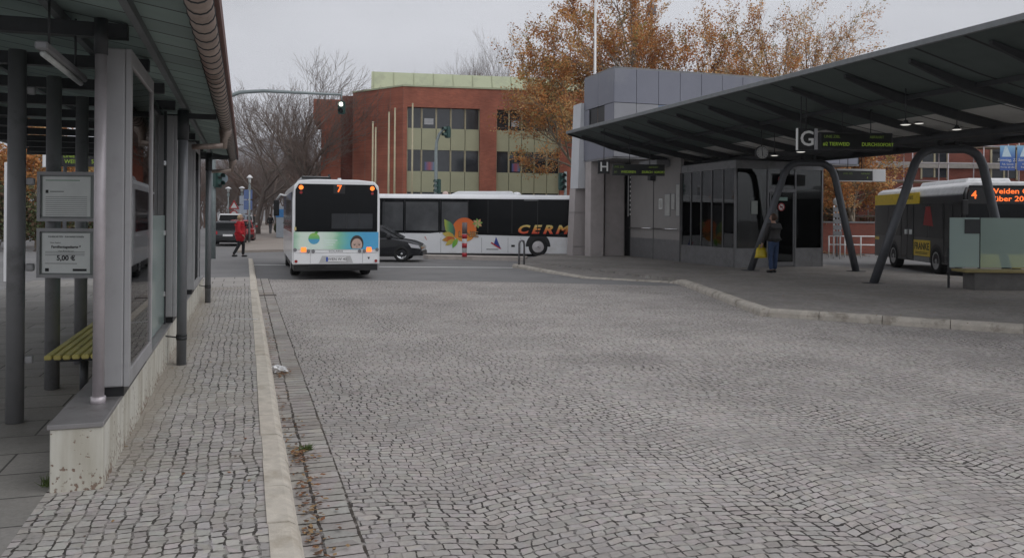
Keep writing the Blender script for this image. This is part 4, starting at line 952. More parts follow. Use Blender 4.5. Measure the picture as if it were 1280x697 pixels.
def led_board(px0, px1, py0, py1, Y, label, rows, rz=ROT*.25):
    a = V(px0,py1,Y); b_ = V(px1,py0,Y); sz = b_.x-a.x; hz = b_.z-a.z
    s = thing('departure_display', label, 'display', (a.x,Y,a.z), rz, 'hanging departure displays')
    mb = MB(); mb.box(0,sz,-.03,.12,0,hz,.01,1); mb.build('casing', mat('display_casing',(.03,.031,.033),.5), s)
    mb = MB(); mb.box(.05,sz-.05,-.036,-.031,hz*.08,hz*.92); sc = mb.build('screen', mat('display_screen',(.008,.009,.008),.3), s)
    for x, z, t, szz, m in rows: text('lettering', t, hz*szz, m, sc, (sz*x,-.038,hz*z), sx=.92)
    n_, u_ = nu(Vector((a.x+sz/2,Y,0)))
    for q in (.33,.72):
        n2, _ = nu(Vector((a.x+sz*q,Y,0))); hang(s, sz*q, hz, zc(min(max(n2,12.6),20.5))-a.z)
    return s, sz, hz
bay_display('G', 997, 1021, 161, 187, 19.5, 'black sign with a large white G hanging from the canopy beside its display', '', None)
led_board(1023.5,1119,166,186.5,19.5,'long black departure display with green letters beside the large G sign',[(.17,.74,'LINIE ZIEL',.24,m_leddim),(.78,.74,'ABFAHRT',.22,m_leddim),(.08,.3,'#2',.3,m_led),(.27,.3,'TIERWEID',.3,m_led),(.68,.3,'DURCH',.3,m_led),(.9,.3,'SOFORT',.28,m_led)])
mb = MB(); s = thing('sign_bracket','pale flat bracket plate between the G sign and its display','bracket',V(1018.5,187,19.45),ROT*.25); mb.box(0,.07,0,.03,0,.5); mb.build('plate', mat('pale_plate',(.35,.35,.36),.5), s)
bay_display('H', 748, 762.5, 201, 217, 28.9, 'small black sign with a white H hanging under the far end of the canopy', '', None)
led_board(765.5,832,205.5,219,28.9,'dim departure display beside the small H sign near the grey building',[(.12,.74,'LINIE ZIEL',.24,m_leddim),(.78,.74,'ABFAHRT',.22,m_leddim),(.06,.3,'#1',.3,m_leddim),(.3,.3,'WIEDEREN',.3,m_led),(.66,.3,'DURCH',.3,m_led),(.9,.3,'SOFORT',.28,m_led)])
s, sz, hz = led_board(1046,1092,213.5,225.5,27,'departure display with a white end box beyond the arches',[(.3,.7,'LINIE ZIEL',.25,m_leddim),(.8,.7,'ABFAHRT',.25,m_leddim),(.85,.3,'4',.3,m_led)])
mb = MB(); mb.box(sz,sz+.45,-.03,.15,-.03,hz+.06,.01,1); mb.box(0,sz,-.028,.1,hz,hz+.06); mb.box(0,sz,-.028,.1,-.03,0); mb.build('white_frame', m_white, s)
ck = thing('platform_clock', 'round white platform clock hanging on a rod under the canopy', 'clock', V(952,191,24), R(6))
mb = MB(); Mx = Matrix.Rotation(R(90),4,'X'); mb.lathe([(0,-.05),(.19,-.05),(.2,-.03),(.2,.03),(.19,.05),(0,.05)],28,Mx); mb.build('case', m_dark, ck)
mb = MB(); mb.disc((0,-.051,0),.175,(0,-1,0),28,.004); fc = mb.build('dial', mat('clock_dial',(.42,.42,.41),.4), ck)
for q in range(12):
    a = q*math.pi/6; mb = MB(); mb.box(-.006,.006,-.058,-.0555,.125,.16, M=Matrix.Rotation(a,4,'Y')); mb.build('hour_mark', m_ink, fc)
for a, l_, w_ in ((R(175),.1,.012),(R(-8),.14,.009)):
    mb = MB(); mb.box(-w_,w_,-.062,-.059,-.02,l_, M=Matrix.Rotation(a,4,'Y')); mb.build('hand', m_ink, fc)
mb = MB(); mb.tube([(0,0,.19),(0,0,zc(15.3)-ck.location.z)],.015,8); mb.build('rod', m_raft, ck)
m_lampw = emit('canopy_lamp_glow', (1,.97,.9), .7)
for px, py, Y, nm in ((968,194.5,24,'beside the clock'),(1001,190,19.8,'below the G sign'),(1132,156,17.5,'over the near arch, left one'),(1196,162,19,'over the near arch, right one'),(1149,154.5,20,'between the G display and the near arch')):
    p = V(px,py,Y); n_, _ = nu(p)
    lp = thing('canopy_lamp', 'small lit downlight hanging under the canopy '+nm, 'lamp', p, 0, 'downlights under the canopy')
    mb = MB(); mb.lathe([(.0,.1),(.04,.1),(.06,.05),(.12,.0),(.11,0)],18); mb.build('shade', m_dark, lp)
    mb = MB(); mb.lathe([(.0,-.012),(.07,-.01),(.105,.002)],18); mb.build('bulb', m_lampw, lp)
    mb = MB(); mb.tube([(0,0,.1),(0,0,zc(min(20.5,max(12.7,n_)))-p.z)],.012,6); mb.build('rod', m_raft, lp)

# ------------------------------------------------------------------ station building behind the canopy
sb = thing('station_building', 'grey panelled station building with a white end wall and recessed doors under an overhang', 'building', W(0,0,0), ROT)
m_pan = mat('blue_grey_cladding', (.2,.205,.245), .45, .1, var=.05, scale=.8, dirt=(.24,.245,.275), dscale=.6)
m_pan2 = mat('lighter_cladding', (.28,.28,.3), .5, .1, var=.05, scale=1)
m_conc = mat('pale_concrete', (.46,.42,.41), .85, var=.06, scale=1.2, dirt=(.38,.345,.33), dscale=.8)
m_conc2 = mat('white_render', (.6,.61,.63), .8, var=.04, scale=1)
m_gw = mat('grey_wall', (.27,.255,.245), .75, var=.06, scale=1.5)
mb = MB(); mb.box(14.93,27,24.63,27.5,4.25,7.8); core = mb.build('core', m_black, sb)
mb = MB(); mb.box(14.9,27,24.6,27.6,7.8,7.88); mb.box(14.9,27,24.62,27.5,4.18,4.25); mb.build('coping', m_grey, sb)
def panel(n0, n1, u0, u1, z0, z1, m): 
    mb = MB(); mb.box(n0,n1,u0,u1,z0,z1,.006,1); return mb.build('cladding_panel', m, sb)
for q in range(12):
    a = 14.9+q*1.0
    panel(a+.008,a+.992,24.58,24.63,6.44,7.8,m_pan)
    if q in (2,3): 
        mb = MB(); mb.box(a,a+1,24.6,24.63,5.6,6.42); mb.build('window', mat('blue_window',(.12,.16,.24),.1,spec=.8), sb); panel(a+.008,a+.992,24.58,24.63,4.25,5.59,m_pan2)
    else: panel(a+.008,a+.992,24.58,24.63,4.25,6.42,m_pan2 if q in (0,1) else m_pan)
panel(14.88,14.93,24.6,26.1,6.44,7.8,m_pan); panel(14.88,14.93,26.12,27.6,6.44,7.8,m_pan)
panel(14.88,14.93,24.6,25.45,4.25,6.42,m_pan); panel(14.88,14.93,27.05,27.6,4.25,6.42,m_pan); panel(14.88,14.93,25.46,27.04,4.25,5.4,m_pan)
mb = MB(); mb.box(14.97,15.0,25.46,27.04,5.4,6.42); wn = mb.build('window', m_glassm, sb)
mb = MB()
for a, b_, z0, z1 in ((25.46,25.54,5.4,6.42),(26.2,26.3,5.4,6.42),(25.46,27.04,5.4,5.46)): mb.box(14.93,15.01,a,b_,z0,z1)
mb.build('window_frame', mat('brown_frame',(.2,.15,.12),.6), wn)
mb = MB(); mb.box(14.9,14.965,27.02,27.05,5.4,6.42); mb.build('reveal', m_dark, wn)
# white end wall, battered outwards towards the ground
mb = MB(); mb.prism([(14.62,3.05),(14.75,6.78),(20,6.78),(20,3.05)], 27.62, 28.5, 'y'); mb.build('end_wall', m_conc2, sb)
mb = MB(); mb.prism([(14.5,.1),(14.62,3.04),(15.25,3.04),(15.25,.1)], 27.9, 28.55, 'y', .01); mb.build('wall_foot', m_conc, sb)
mb = MB(); mb.box(14.55,15.2,27.88,28.57,.5,.512); mb.box(14.55,15.2,27.88,28.57,2.0,2.012); mb.build('joint', m_inkg, sb)
mb = MB(); mb.box(14.9,15.52,26.85,27.45,.1,4.18,.01,1); mb.build('pillar', m_conc, sb)
mb = MB(); mb.box(15.7,16.6,27.1,27.5,.1,4.18); mb.build('back_wall', m_conc, sb)
mb = MB(); mb.box(15.6,27,28.3,28.45,.1,4.2); mb.build('rear_wall', m_gw, sb)
mb = MB(); mb.box(16.6,27,27.3,27.5,.1,4.18); mb.build('inner_wall', m_gw, sb)
mb = MB(); mb.box(16.75,16.8,26.45,27.3,.1,4.18); mb.build('dark_gap', m_black, sb)
gp = []
for k in range(9):
    mb = MB(); mb.box(16.735,16.749,26.62,26.82,1.9+k*.2,1.98+k*.2); gp.append(mb.build('louvre_light', m_letter, sb))
mb = MB(); mb.box(16.73,16.748,26.95,27.0,1.85,3.7); mb.build('slot_frame', m_letter, sb)
for a, b_, nm in ((24.35,26.45,0),(22.2,24.35,1)):
    mb = MB(); mb.box(16.6,16.75,a,b_,.1,4.18); wl = mb.build('door_bay', m_gw, sb)
    mb = MB(); mb.box(16.58,16.599,a+.02,b_-.02,.14,.95); mb.build('kick_plate', mat('kick_metal',(.22,.22,.225),.4,.5), wl)
    mb = MB(); mb.tube([(16.52,a+.1,1.36),(16.52,b_-.05,1.36)],.025,8); mb.build('rail', m_chrome, wl)
    mb = MB(); mb.box(16.585,16.599,a,a+.03,.1,3.5); mb.build('door_edge', m_dark, wl)
for q, (a, z0, z1, w_) in enumerate(((23.75,2.15,2.55,.28),(23.2,1.85,2.75,.45),(22.75,2.1,2.75,.3),(22.38,1.85,3.1,.3))):
    mb = MB(); mb.box(16.582,16.597,a-w_/2,a+w_/2,z0,z1); nt_ = mb.build('notice', m_grey if q else m_paper, sb)
    mb = MB(); mb.box(16.578,16.5815,a-w_/2+.03,a+w_/2-.03,z0+.03,z1-.03); mb.build('notice_sheet', mat('notice_grey',(.42,.42,.4),.6), nt_)
mb = MB(); mb.box(16.35,16.6,24.2,24.45,3.3,3.75,.02); mb.build('speaker_box', m_dark, sb)
mb = MB(); mb.box(16.0,16.6,23,24.5,-.2+4.0,4.05); mb.build('soffit', m_grey, sb)

kz = thing('glass_kiosk', 'low glass walled waiting kiosk with grey plinth under the canopy', 'kiosk', W(0,0,0), ROT)
N0, N1, KU0, KU1 = 16.62, 20.2, 18.55, 22.2
m_alu = mat('kiosk_aluminium', (.17,.17,.175), .4, .4)
mb = MB(); mb.box(N0,N1,KU0,KU1,3.5,3.78,.01,1); mb.build('roof', m_grey, kz)
mb = MB(); mb.box(N0+.05,N1-.05,KU0+.05,KU1,.121,.16); mb.build('floor', m_gw, kz)
mb = MB(); mb.box(N0+.02,N1-.02,KU1-.06,KU1-.01,.15,3.5); mb.build('rear_panel', mat('kiosk_inside',(.12,.12,.12),.8), kz)
for (a, b_, c, d) in ((N0,N0+.06,KU0+.1,KU1),(N0,17.95,KU0,KU0+.06),(19.05,N1,KU0,KU0+.06),(N1-.06,N1,KU0+.1,KU1)):
    mb = MB(); mb.box(a,b_,c,d,.12,.78,.004,1); mb.build('plinth', mat('plinth_metal',(.2,.2,.205),.45,.4,dirt=(.15,.15,.15),dscale=2), kz)
def pane(a, b_, c, d, z0, z1): 
    mb = MB(); mb.box(a,b_,c,d,z0,z1); return mb.build('pane', m_kglass, kz)
us = [KU0+.06+(KU1-KU0-.06)*k/5 for k in range(6)]
for k in range(5): pane(N0+.025,N0+.035,us[k]+.02,us[k+1]-.02,.78,3.5)
for k in range(6):
    mb = MB(); mb.box(N0-.004,N0+.064,us[k]-.02,us[k]+.02,.78,3.5); mb.build('mullion', m_alu, kz)
for a, b_ in ((N0+.1,17.9),(19.08,N1-.08)): pane(a,b_,KU0+.025,KU0+.035,.78,3.5)
for a in (N0+.02,17.92,19.04,N1-.04):
    mb = MB(); mb.box(a-.03,a+.03,KU0-.004,KU0+.064,.12,3.5); mb.build('mullion', m_alu, kz)
pane(N1-.035,N1-.025,KU0+.1,KU1-.1,.78,3.5)
mb = MB(); mb.box(17.95,19.01,KU0+.02,KU0+.035,.16,2.72); dk = mb.build('door', m_kglass, kz)
mb = MB(); mb.box(17.95,19.01,KU0-.002,KU0+.05,2.72,2.82); mb.build('transom', m_alu, dk)
mb = MB(); mb.box(17.99,18.03,KU0-.01,KU0+.05,.16,2.7); mb.box(18.94,18.98,KU0-.01,KU0+.05,.16,2.7); mb.box(18.03,18.94,KU0-.01,KU0+.05,.16,.3); mb.build('door_frame', m_alu, dk)
pane(17.95,19.01,KU0+.02,KU0+.035,2.82,3.5)
for x, z in ((18.45,3.15),(18.45,2.2)):
    mb = MB(); mb.disc((x,KU0-.004,z),.14,(0,-1,0),24,.004); st = mb.build('ban_sticker', m_letter, dk)
    mb = MB()
    pts = [(x+.125*math.cos(a), KU0-.011, z+.125*math.sin(a)) for a in [2*math.pi*q/24 for q in range(25)]]
    mb.tube(pts,.017,6); mb.tube([(x-.085,KU0-.011,z+.085),(x+.085,KU0-.011,z-.085)],.013,6); mb.build('ban_ring', mat('ban_red',(.45,.03,.03),.4), st)
    mb = MB(); mb.box(x-.05,x+.05,KU0-.0095,KU0-.0085,z-.02,z+.03); mb.build('ban_symbol', m_ink, st)
mb = MB(); mb.box(17.25,17.5,KU0-.002,KU0+.008,1.95,2.4); mb.build('notice', mat('notice_pale',(.33,.36,.33),.6), kz)
mb = MB(); mb.box(18.1,18.7,KU0-.006,KU0+.0,2.42,2.54); mb.build('door_strip', mat('strip_green',(.25,.38,.33),.4), kz)
for x in (17.2,17.68):
    mb = MB(); mb.box(x-.02,x+.02,KU0+.7,KU0+.74,.8,2.6); mb.build('inner_post', m_chrome, kz)

# ------------------------------------------------------------------ stone bench with glass screen at the right
gb = G(1218,363,.12); gbn = thing('stone_bench', 'long bench with yellowish slatted top on a dark stone block at the right', 'bench', gb, R(-2))
mb = MB(); mb.box(.0,2.6,0,.55,0,.42,.01,1); mb.build('block', mat('dark_stone',(.12,.115,.11),.8,var=.2,scale=3), gbn)
mb = MB()
for q in range(5): mb.box(-.25,2.8,-.08+q*.14,.05+q*.14,.43,.49,.008,1)
mb.build('seat', mat('olive_slats',(.27,.22,.09),.6), gbn)
gs = thing('wind_screen', 'pale frosted glass wind screen rising behind the stone bench', 'glass screen', gb+Vector((-.27,.62,0)), R(-2))
for a, b_, nm in ((0,.72,m_frost),(.75,2.0,None),(2.03,3.2,None)):
    mb = MB(); mb.box(a,b_,0,.012,.52,1.74); mb.build('pane', nm or glass('green_frost',(.8,.9,.86),opaque=.55,ocol=(.6,.75,.69),rough=.1), gs)
mb = MB(); mb.box(.36,.72,-.02,-.003,1.35,1.7); mb.build('notice_box', m_dark, gs)
for x in (.0,.735,2.015):
    mb = MB(); mb.box(x-.02,x+.02,.014,.06,0,1.0); mb.build('post', m_dark, gs)

# ------------------------------------------------------------------ red brick office building
rb = thing('office_building', 'red brick office block with bands of windows and a pale green metal roof', 'building', (0,0,0), 0)
YB = 60.0
def bx(px, Y=YB): return V(px, 268, Y).x
def bz(px, py, Y=YB): return V(px, py, Y).z
ra = R(10); ax = Vector((math.cos(ra), math.sin(ra), 0)); ay = Vector((-math.sin(ra), math.cos(ra), 0))
C0 = Vector((bx(503), YB, 0)); rb.location = C0; rb.rotation_euler = (0,0,ra)
# local x along the front; metres from the corner for a pixel column
def fx_(px):
    d = ray(px,200); d = Vector((d.x,d.y,0)); # solve C0+ax*t = d*s
    det = ax.x*(-d.y) - ax.y*(-d.x); r_ = -C0
    return (r_.x*(-d.y) - r_.y*(-d.x))/det
def fz_(px, py):
    t = fx_(px); Y = (C0+ax*t).y; return V(px,py,Y).z
ZT = fz_(505,108); xw0, xw1 = fx_(508.5), fx_(599.5); xw2, xw3 = fx_(620.5), fx_(700); XE = 26.0
ztop, zmid, zlow = fz_(509,133.5), fz_(509,186), 0
rows = [(fz_(509,133.5),fz_(509,159.5)),(fz_(509,186.5),fz_(509,213.5))]
rows.append((rows[1][0]-(rows[0][0]-rows[1][0]), rows[1][1]-(rows[0][1]-rows[1][1])))
mb = MB(); mb.box(.0,XE,.5,18,0,ZT-.3); mb.build('core', m_black, rb)
mb = MB(); mb.box(0,XE,0,.5,ztop,ZT,.0); mb.build('parapet', m_brick, rb)
for a, b_ in ((0,xw0),(xw1,xw2),(xw3,xw3+1.2),(xw3+8,xw3+9.2)):
    mb = MB(); mb.box(a,b_,.002,.5,0,ztop); mb.build('pier', m_brick, rb)
for a, b_ in ((xw0,xw1),(xw2,xw3),(xw3+1.2,xw3+8)):
    nb = 5
    for (z1, z0) in rows:
        if z0 < 0: z0 = .3
        for q in range(nb):
            x0 = a+(b_-a)*q/nb; x1 = a+(b_-a)*(q+1)/nb
            mb = MB(); mb.box(x0+.06,x1-.06,.32,.36,z0,z1); wn = mb.build('window', mat('office_glass',(.03,.034,.04),.08,var=.4,scale=.5,spec=.7), rb)
            mb = MB(); mb.box(x0-.05,x0+.06,.25,.38,z0,z1); mb.box(x1-.06,x1-.0,.25,.37,z0,z1); mb.build('window_frame', m_cream, wn)
            if (q, z1) in ((1, rows[0][0]),): 
                mb = MB(); mb.box(x0+.2,x1-.2,.31,.318,z0+.3,z0+.75); mb.build('blind', mat('pale_blind',(.45,.46,.47),.5), wn)
            if (q, z1) in ((1, rows[1][0]),):
                mb = MB(); mb.box(x0+.25,x1-.1,.31,.318,z0+.1,z0+.7); mb.build('window_picture', ramp_x('picture',[(0,(.05,.12,.3)),(.5,(.4,.1,.12)),(1,(.1,.25,.4))]), wn)
    zz = [(rows[0][1], rows[1][0]), (rows[1][1], rows[2][0])]
    for z1, z0 in zz:
        for q in range(nb):
            x0 = a+(b_-a)*q/nb; x1 = a+(b_-a)*(q+1)/nb
            mb = MB(); mb.box(x0+.02,x1-.02,.22,.4,z0,z1); mb.build('spandrel_panel', m_lime, rb)
# left wing, stepping back
wl = (V(440,268,63.5)-C0); lx_, ly_ = Vector((wl.x,wl.y,0)).dot(ax), Vector((wl.x,wl.y,0)).dot(ay)
mb = MB(); mb.prism([(0,.0),(0,9),(lx_,ly_+7),(lx_,ly_)], 0, ZT-.002, 'z'); mb.build('wing_wall', m_brick, rb)
mb = MB(); mb.prism([(lx_+.3,ly_+.9),(lx_-1.0,ly_+.9),(lx_-1.0,ly_+7),(lx_+.3,ly_+7)], 0, ZT-.1, 'z'); mb.build('recess_wall', m_brickd, rb)
mb = MB(); mb.prism([(lx_-.9,ly_+.3),(lx_-2.4,ly_+.4),(lx_-2.4,ly_+7),(lx_-.9,ly_+7)], 0, ZT-.5, 'z'); mb.build('wing_wall', m_brick, rb)
mb = MB(); mb.box(lx_-3.0,lx_-2.4,ly_+.4,ly_+7,ZT-2.2,ZT-.5); mb.build('wall_bracket', m_brick, rb)
mb = MB(); mb.prism([(-.05,-.06),(XE,-.06),(XE,.6),(-.05,.6)], ZT, ZT+.12,'z'); mb.prism([(-.05,-.06),(-.05,.6),(lx_,ly_+.6),(lx_-.05,ly_-.06)], ZT, ZT+.115,'z'); mb.build('coping', m_limem, rb)
# pale green standing seam roof, set back
xr0 = fx_(459)*1.06; zr = ZT+1.25
mb = MB(); mb.prism([(3.2,ZT-.6),(4.4,zr+.5),(14,zr+.5),(14,ZT-.6)], lx_*.62, XE, 'x'); rf = mb.build('roof', m_limem, rb)
for q in range(18):
    x = lx_*.62+.15+q*1.55
    if x > XE: break
    mb = MB(); mb.prism([(3.17,ZT-.5),(4.37,zr+.53),(4.42,zr+.53),(3.24,ZT-.5)], x, x+.05, 'x'); mb.build('seam', mat('seam_green',(.4,.43,.28),.5), rf)

# right hand brick building behind scaffold
rb2 = thing('brick_building', 'red brick building behind a scaffold at the right, beyond the waiting bus', 'building', V(1045,268,48)*1, R(4))
rb2.location.z = 0
mb = MB(); mb.box(1.0,22,.0,10,0,9.5); mb.build('wall', m_brickd, rb2)
for x in (5.2,9.5,13.8):
    for z in (1.2,4.3):
        mb = MB(); mb.box(x,x+1.5,-.03,.1,z,z+1.9); wn = mb.build('window', m_glassm, rb2)
        mb = MB(); mb.box(x+.7,x+.8,-.06,-.031,z,z+1.9); mb.box(x-.1,x,-.06,.05,z-.1,z+2.0); mb.box(x+1.5,x+1.6,-.06,.05,z-.1,z+2.0); mb.build('window_frame', m_cream, wn)
mb = MB(); mb.box(1.0,22,-.12,0,5.2-.35,5.2,.01,1); mb.build('band', mat('stone_band',(.45,.42,.38),.8), rb2)
sc = thing('scaffold', 'galvanised tube scaffold standing in front of the brick building', 'scaffold', V(1050,268,46)*1, R(4)); sc.location.z = 0
for q in range(10):
    for d in (0,.9):
        mb = MB(); mb.tube([(q*2.1,d,0),(q*2.1,d,7.5)],.035,6); mb.build('standard', m_galv, sc)
for z in (1.0,2.0,3.0,4.0,5.0,6.0):
    mb = MB(); mb.tube([(0,-.04,z),(19,-.04,z)],.03,6); mb.build('ledger', m_galv, sc)
for z in (2.0,4.0,6.0):
    mb = MB(); mb.box(0,19,.05,.85,z-.1,z-.04); mb.build('deck', mat('deck_wood',(.25,.2,.14),.8), sc)
for q in range(4):
    mb = MB(); mb.tube([(q*4.2,-.08,2),(q*4.2+4.2,-.08,4)],.025,6); mb.build('brace', m_galv, sc)
for q, (px0, px1) in enumerate(((1250,1270),(1271.5,1300))):
    a = V(px0,213,45.5); b_ = V(px1,182,45.5)
    bn_ = thing('banner', ('blue event banner with white mountain hanging on the scaffold, left of the pair','blue event banner partly cut off at the right edge, right of the pair')[q], 'banner', (a.x,45.5,a.z), R(4), 'blue banners on the scaffold')
    w_ = b_.x-a.x; h_ = b_.z-a.z
    mb = MB(); mb.box(0,w_,0,.02,0,h_); sh = mb.build('sheet', ramp_x('banner_blue_%d'%q,[(0,(.02,.07,.3)),(.5,(.03,.12,.42)),(1,(.25,.5,.7))],'Z'), bn_)
    mb = MB(); mb.prism([(w_*.12,h_*.55),(w_*.3,h_*.95),(w_*.45,h_*.98),(w_*.6,h_*.75),(w_*.75,h_*.55)],-.006,-.001,'y'); mb.build('mountain', mat('banner_pale',(.55,.68,.75),.5), sh)
    text('lettering','Sonntag, 27.',.24,m_letter,sh,(w_*.5,-.008,h_*.42),shear=.2); text('lettering','Feb. Eintritt',.14,m_letter,sh,(w_*.5,-.008,h_*.25)); text('lettering','frei bis 20 Uhr',.14,m_letter,sh,(w_*.5,-.008,h_*.13))

# ------------------------------------------------------------------ street furniture in the middle distance
m_sig = mat('signal_green', (.03,.075,.065), .5); m_teal = mat('signal_pole', (.27,.31,.31), .45, .3)
def signal_head(parent, loc, rz, n=3, lit=None, s=1.0):
    """head facing local -Y after rz"""
    M = Matrix.Translation(loc) @ Matrix.Rotation(rz,4,'Z') @ Matrix.Scale(s,4)
    mb = MB(); hh = .3*n; mb.box(-.16,.16,-.12,.12,0,hh,.04,2,M=M) if False else None
    b = bmesh.new(); bmesh.ops.create_cube(b, size=1)
    for v in b.verts: v.co = M @ Vector((v.co.x*.32, v.co.y*.22, v.co.z*hh+hh/2))
    bmesh.ops.bevel(b, geom=b.edges[:], offset=.035*s, segments=2, affect='EDGES'); mb.merge(b)
    hd = mb.build('signal_head', m_sig, parent)
    for k in range(n):
        z = hh-.15-.3*k
        mb = MB(); mb.lathe([(.0,.0),(.1,0),(.105,.01)],16, M @ Matrix.Translation((0,-.112,z)) @ Matrix.Rotation(R(90),4,'X')); mb.build('lens', (m_lit if lit == k else m_black), hd)
        mb = MB()
        pts = [(.12*math.cos(a), .12*math.sin(a)) for a in [R(-20)+R(220)*q/12 for q in range(13)]]
        vs = [M @ Vector((x,-.11,z+y)) for x,y in pts]+[M @ Vector((x,-.3,z+y)) for x,y in pts]
        mb._new(vs, [(q,q+1,14+q,13+q) for q in range(12)]); mb.build('visor', m_sig, hd)
    return hd
m_lit = emit('white_signal_light', (.9,.95,.85), 1.6)
Ys = 32.0
base = V(266,320,Ys); base.z = 0
t1 = thing('traffic_signal', 'tall mast arm traffic signal reaching out over the road from behind the shelter', 'traffic light', base, 0, 'traffic signals at the crossing')
def rel(px, py, b=None, Y=Ys): return V(px,py,Y)-(b or base)
mb = MB(); mb.tube([(0,0,0),(0,0,2.5),rel(266.5,165),rel(272,135),rel(284,121.5),rel(300,115.5),rel(330,113.8),rel(427,118.5)],[.11,.1,.09,.085,.08,.075,.07,.045],10); mb.build('mast', m_teal, t1)
hd = signal_head(t1, rel(427,143), 0, 2, 0, .85)
mb = MB(); mb.tube([rel(427,127),rel(427,118)],.03,6); mb.build('hanger', m_teal, t1)
mb = MB(); q = rel(422,113); mb.tube([rel(427,118),rel(427,113)],.02,6); mb.build('pin', m_teal, t1)
signal_head(t1, rel(272,234.5), R(60), 2, None, 1.0)
mb = MB(); c = rel(277.5,223)+Vector((0,.1,0)); mb.disc(c,.19,(.3,-1,0),20,.015); mb.build('sign_disc', mat('sign_blue_grey',(.2,.25,.28),.5), t1)
b2 = G(545,320); b2.y = 36.5; b2 = V(545,320,36); b2.z = 0
t2 = thing('traffic_signal', 'curved pole traffic signal rising behind the coach roof', 'traffic light', b2, 0, 'traffic signals at the crossing')
b2v = b2.copy(); b2 = V(545,320,40.5); b2.z = 0; t2.location = b2; r2 = lambda px,py: V(px,py,40.5)-b2
mb = MB(); mb.tube([(0,0,0),r2(545,240),r2(545,190),r2(546,177),r2(549,168),r2(553,163),r2(558,160.5)],[.1,.09,.08,.075,.07,.06,.05],10); mb.build('mast', m_teal, t2)
signal_head(t2, r2(559.5,172.5), R(-55), 2, None, .95); signal_head(t2, r2(548,242), R(-60), 3, None, .8)
b3 = V(706,320,39.8); b3.z = 0
t3 = thing('traffic_signal', 'dark traffic signal showing beside the white end wall above the coach', 'traffic light', b3, 0, 'traffic signals at the crossing')
mb = MB(); mb.tube([(0,0,0),(0,0,4.0)],.07,8); mb.build('mast', m_teal, t3)
signal_head(t3, V(702,238,39.8)-b3, R(25), 3, None, .95)

# red white bollard, bicycle hoop
bo = thing('bollard', 'red and white striped bollard on the small traffic island before the coach', 'bollard', G(580.5,321,.15), 0)
hB = 1.0; 
mb = MB(); mb.tube([(0,0,0),(0,0,1.02)],.085,14)
kk = bo.location.y/F; tot = (319-276)*kk
mb = MB(); mb.tube([(0,0,0),(0,0,tot)],.10,14); pole_b = mb.build('shaft', m_white, bo)
for a, b_ in ((0,.12),(.26,.40),(.53,.66)):
    mb = MB(); mb.tube([(0,0,tot*a),(0,0,tot*b_)],.104,14); mb.build('red_band', mat('band_red',(.42,.02,.03),.4), pole_b)
mb = MB(); mb.tube([(0,0,tot*.67),(0,0,tot)],.105,14); mb.build('sleeve', mat('bollard_sleeve',(.16,.13,.13),.5), pole_b)
hp = thing('bicycle_hoop', 'grey steel tube hoop at the tip of the island kerb', 'hoop', G(652,330.5,.12), 0)
kk = hp.location.y/F; hw = 3.2*kk; hh = 30*kk
mb = MB(); mb.tube([(-hw,0,0),(-hw,0,hh*.85),(-hw*.7,0,hh*.97),(0,0,hh),(hw*.7,.1,hh*.97),(hw,.15,hh*.85),(hw,.2,0)],.035,8); mb.build('tube', mat('hoop_steel',(.2,.2,.21),.4,.5), hp)

# flagpoles before the office and the white one behind the station
for px, py, lab in ((464,153,'shortest cream flagpole, leftmost before the office wing'),(467.5,160,'cream flagpole close beside the leftmost one'),(484,141,'cream flagpole left of the corner of the office wing'),(491.5,136,'cream flagpole just right of the middle of the office wing'),(513.5,130,'tallest thin cream flagpole standing before the office windows')):
    b_ = V(px+.8,320,50); b_.z = 0
    fp = thing('flagpole', lab, 'flagpole', b_, 0, 'cream flagpoles before the office')
    t = V(px,py,50).z
    mb = MB(); mb.tube([(0,0,0),(0,0,t)],[.075,.045],8); mb.build('pole', m_cream, fp)
    mb = MB(); mb.ball((0,0,t),.06,8); mb.build('finial', m_cream, fp)
b_ = V(742,300,44); b_.z = 0; fp = thing('flagpole', 'tall white flagpole rising behind the grey station building', 'flagpole', b_, 0)
mb = MB(); mb.tube([(0,0,0),(0,0,14.5)],[.1,.06],10); mb.build('pole', m_white, fp)
mb = MB(); mb.ball((0,0,14.5),.09,8); mb.build('finial', m_white, fp)
# lattice mast top between the autumn trees
b_ = V(812,300,95); b_.z = 0; lm = thing('radio_mast', 'dark mast top showing above the autumn trees', 'mast', b_, 0)
mb = MB(); mb.tube([(0,0,0),(0,0,27)],[.4,.12],8); mb.build('mast', m_dark, lm)
mb = MB(); mb.box(-.5,.5,-.3,.3,25.3,26.4,.05,1); mb.build('antenna_box', m_grey, lm)

# street lamps and signs along the far pavement
def street_lamp(px, py, pyb, Y, label):
    b_ = V(px-1,pyb,Y); b_.z = .1; t = V(px,py,Y).z
    l = thing('street_lamp', label, 'street lamp', b_, 0, 'street lamps along the side street')
    mb = MB(); mb.tube([(0,0,0),(0,0,t-.5)],[.07,.045],8); mb.build('pole', m_teal, l)
    s = .52*Y/50
    mb = MB(); mb.lathe([(0,t+.02),(.12*s,t),(.36*s,t-.14),(.36*s,t-.18),(0,t-.18)],14); mb.build('lamp_hood', m_white, l)
    mb = MB(); mb.lathe([(.0,t-.18),(.17*s,t-.18),(.13*s,t-.48),(0,t-.5)],12); mb.build('lantern', mat('lantern_white',(.6,.62,.6),.3), l)
    mb = MB(); mb.box(-.12*s,.12*s,-.05,.05,t-.9,t-.6); mb.build('collar', m_teal, l)
    return l
street_lamp(312.5,221,305,50,'nearest white hooded street lamp on the far pavement behind the red coated walker')
street_lamp(303,234.5,290,80,'distant white hooded lamp right of the farther pair')
street_lamp(286,235,290,80,'distant white hooded lamp left of the farther pair')
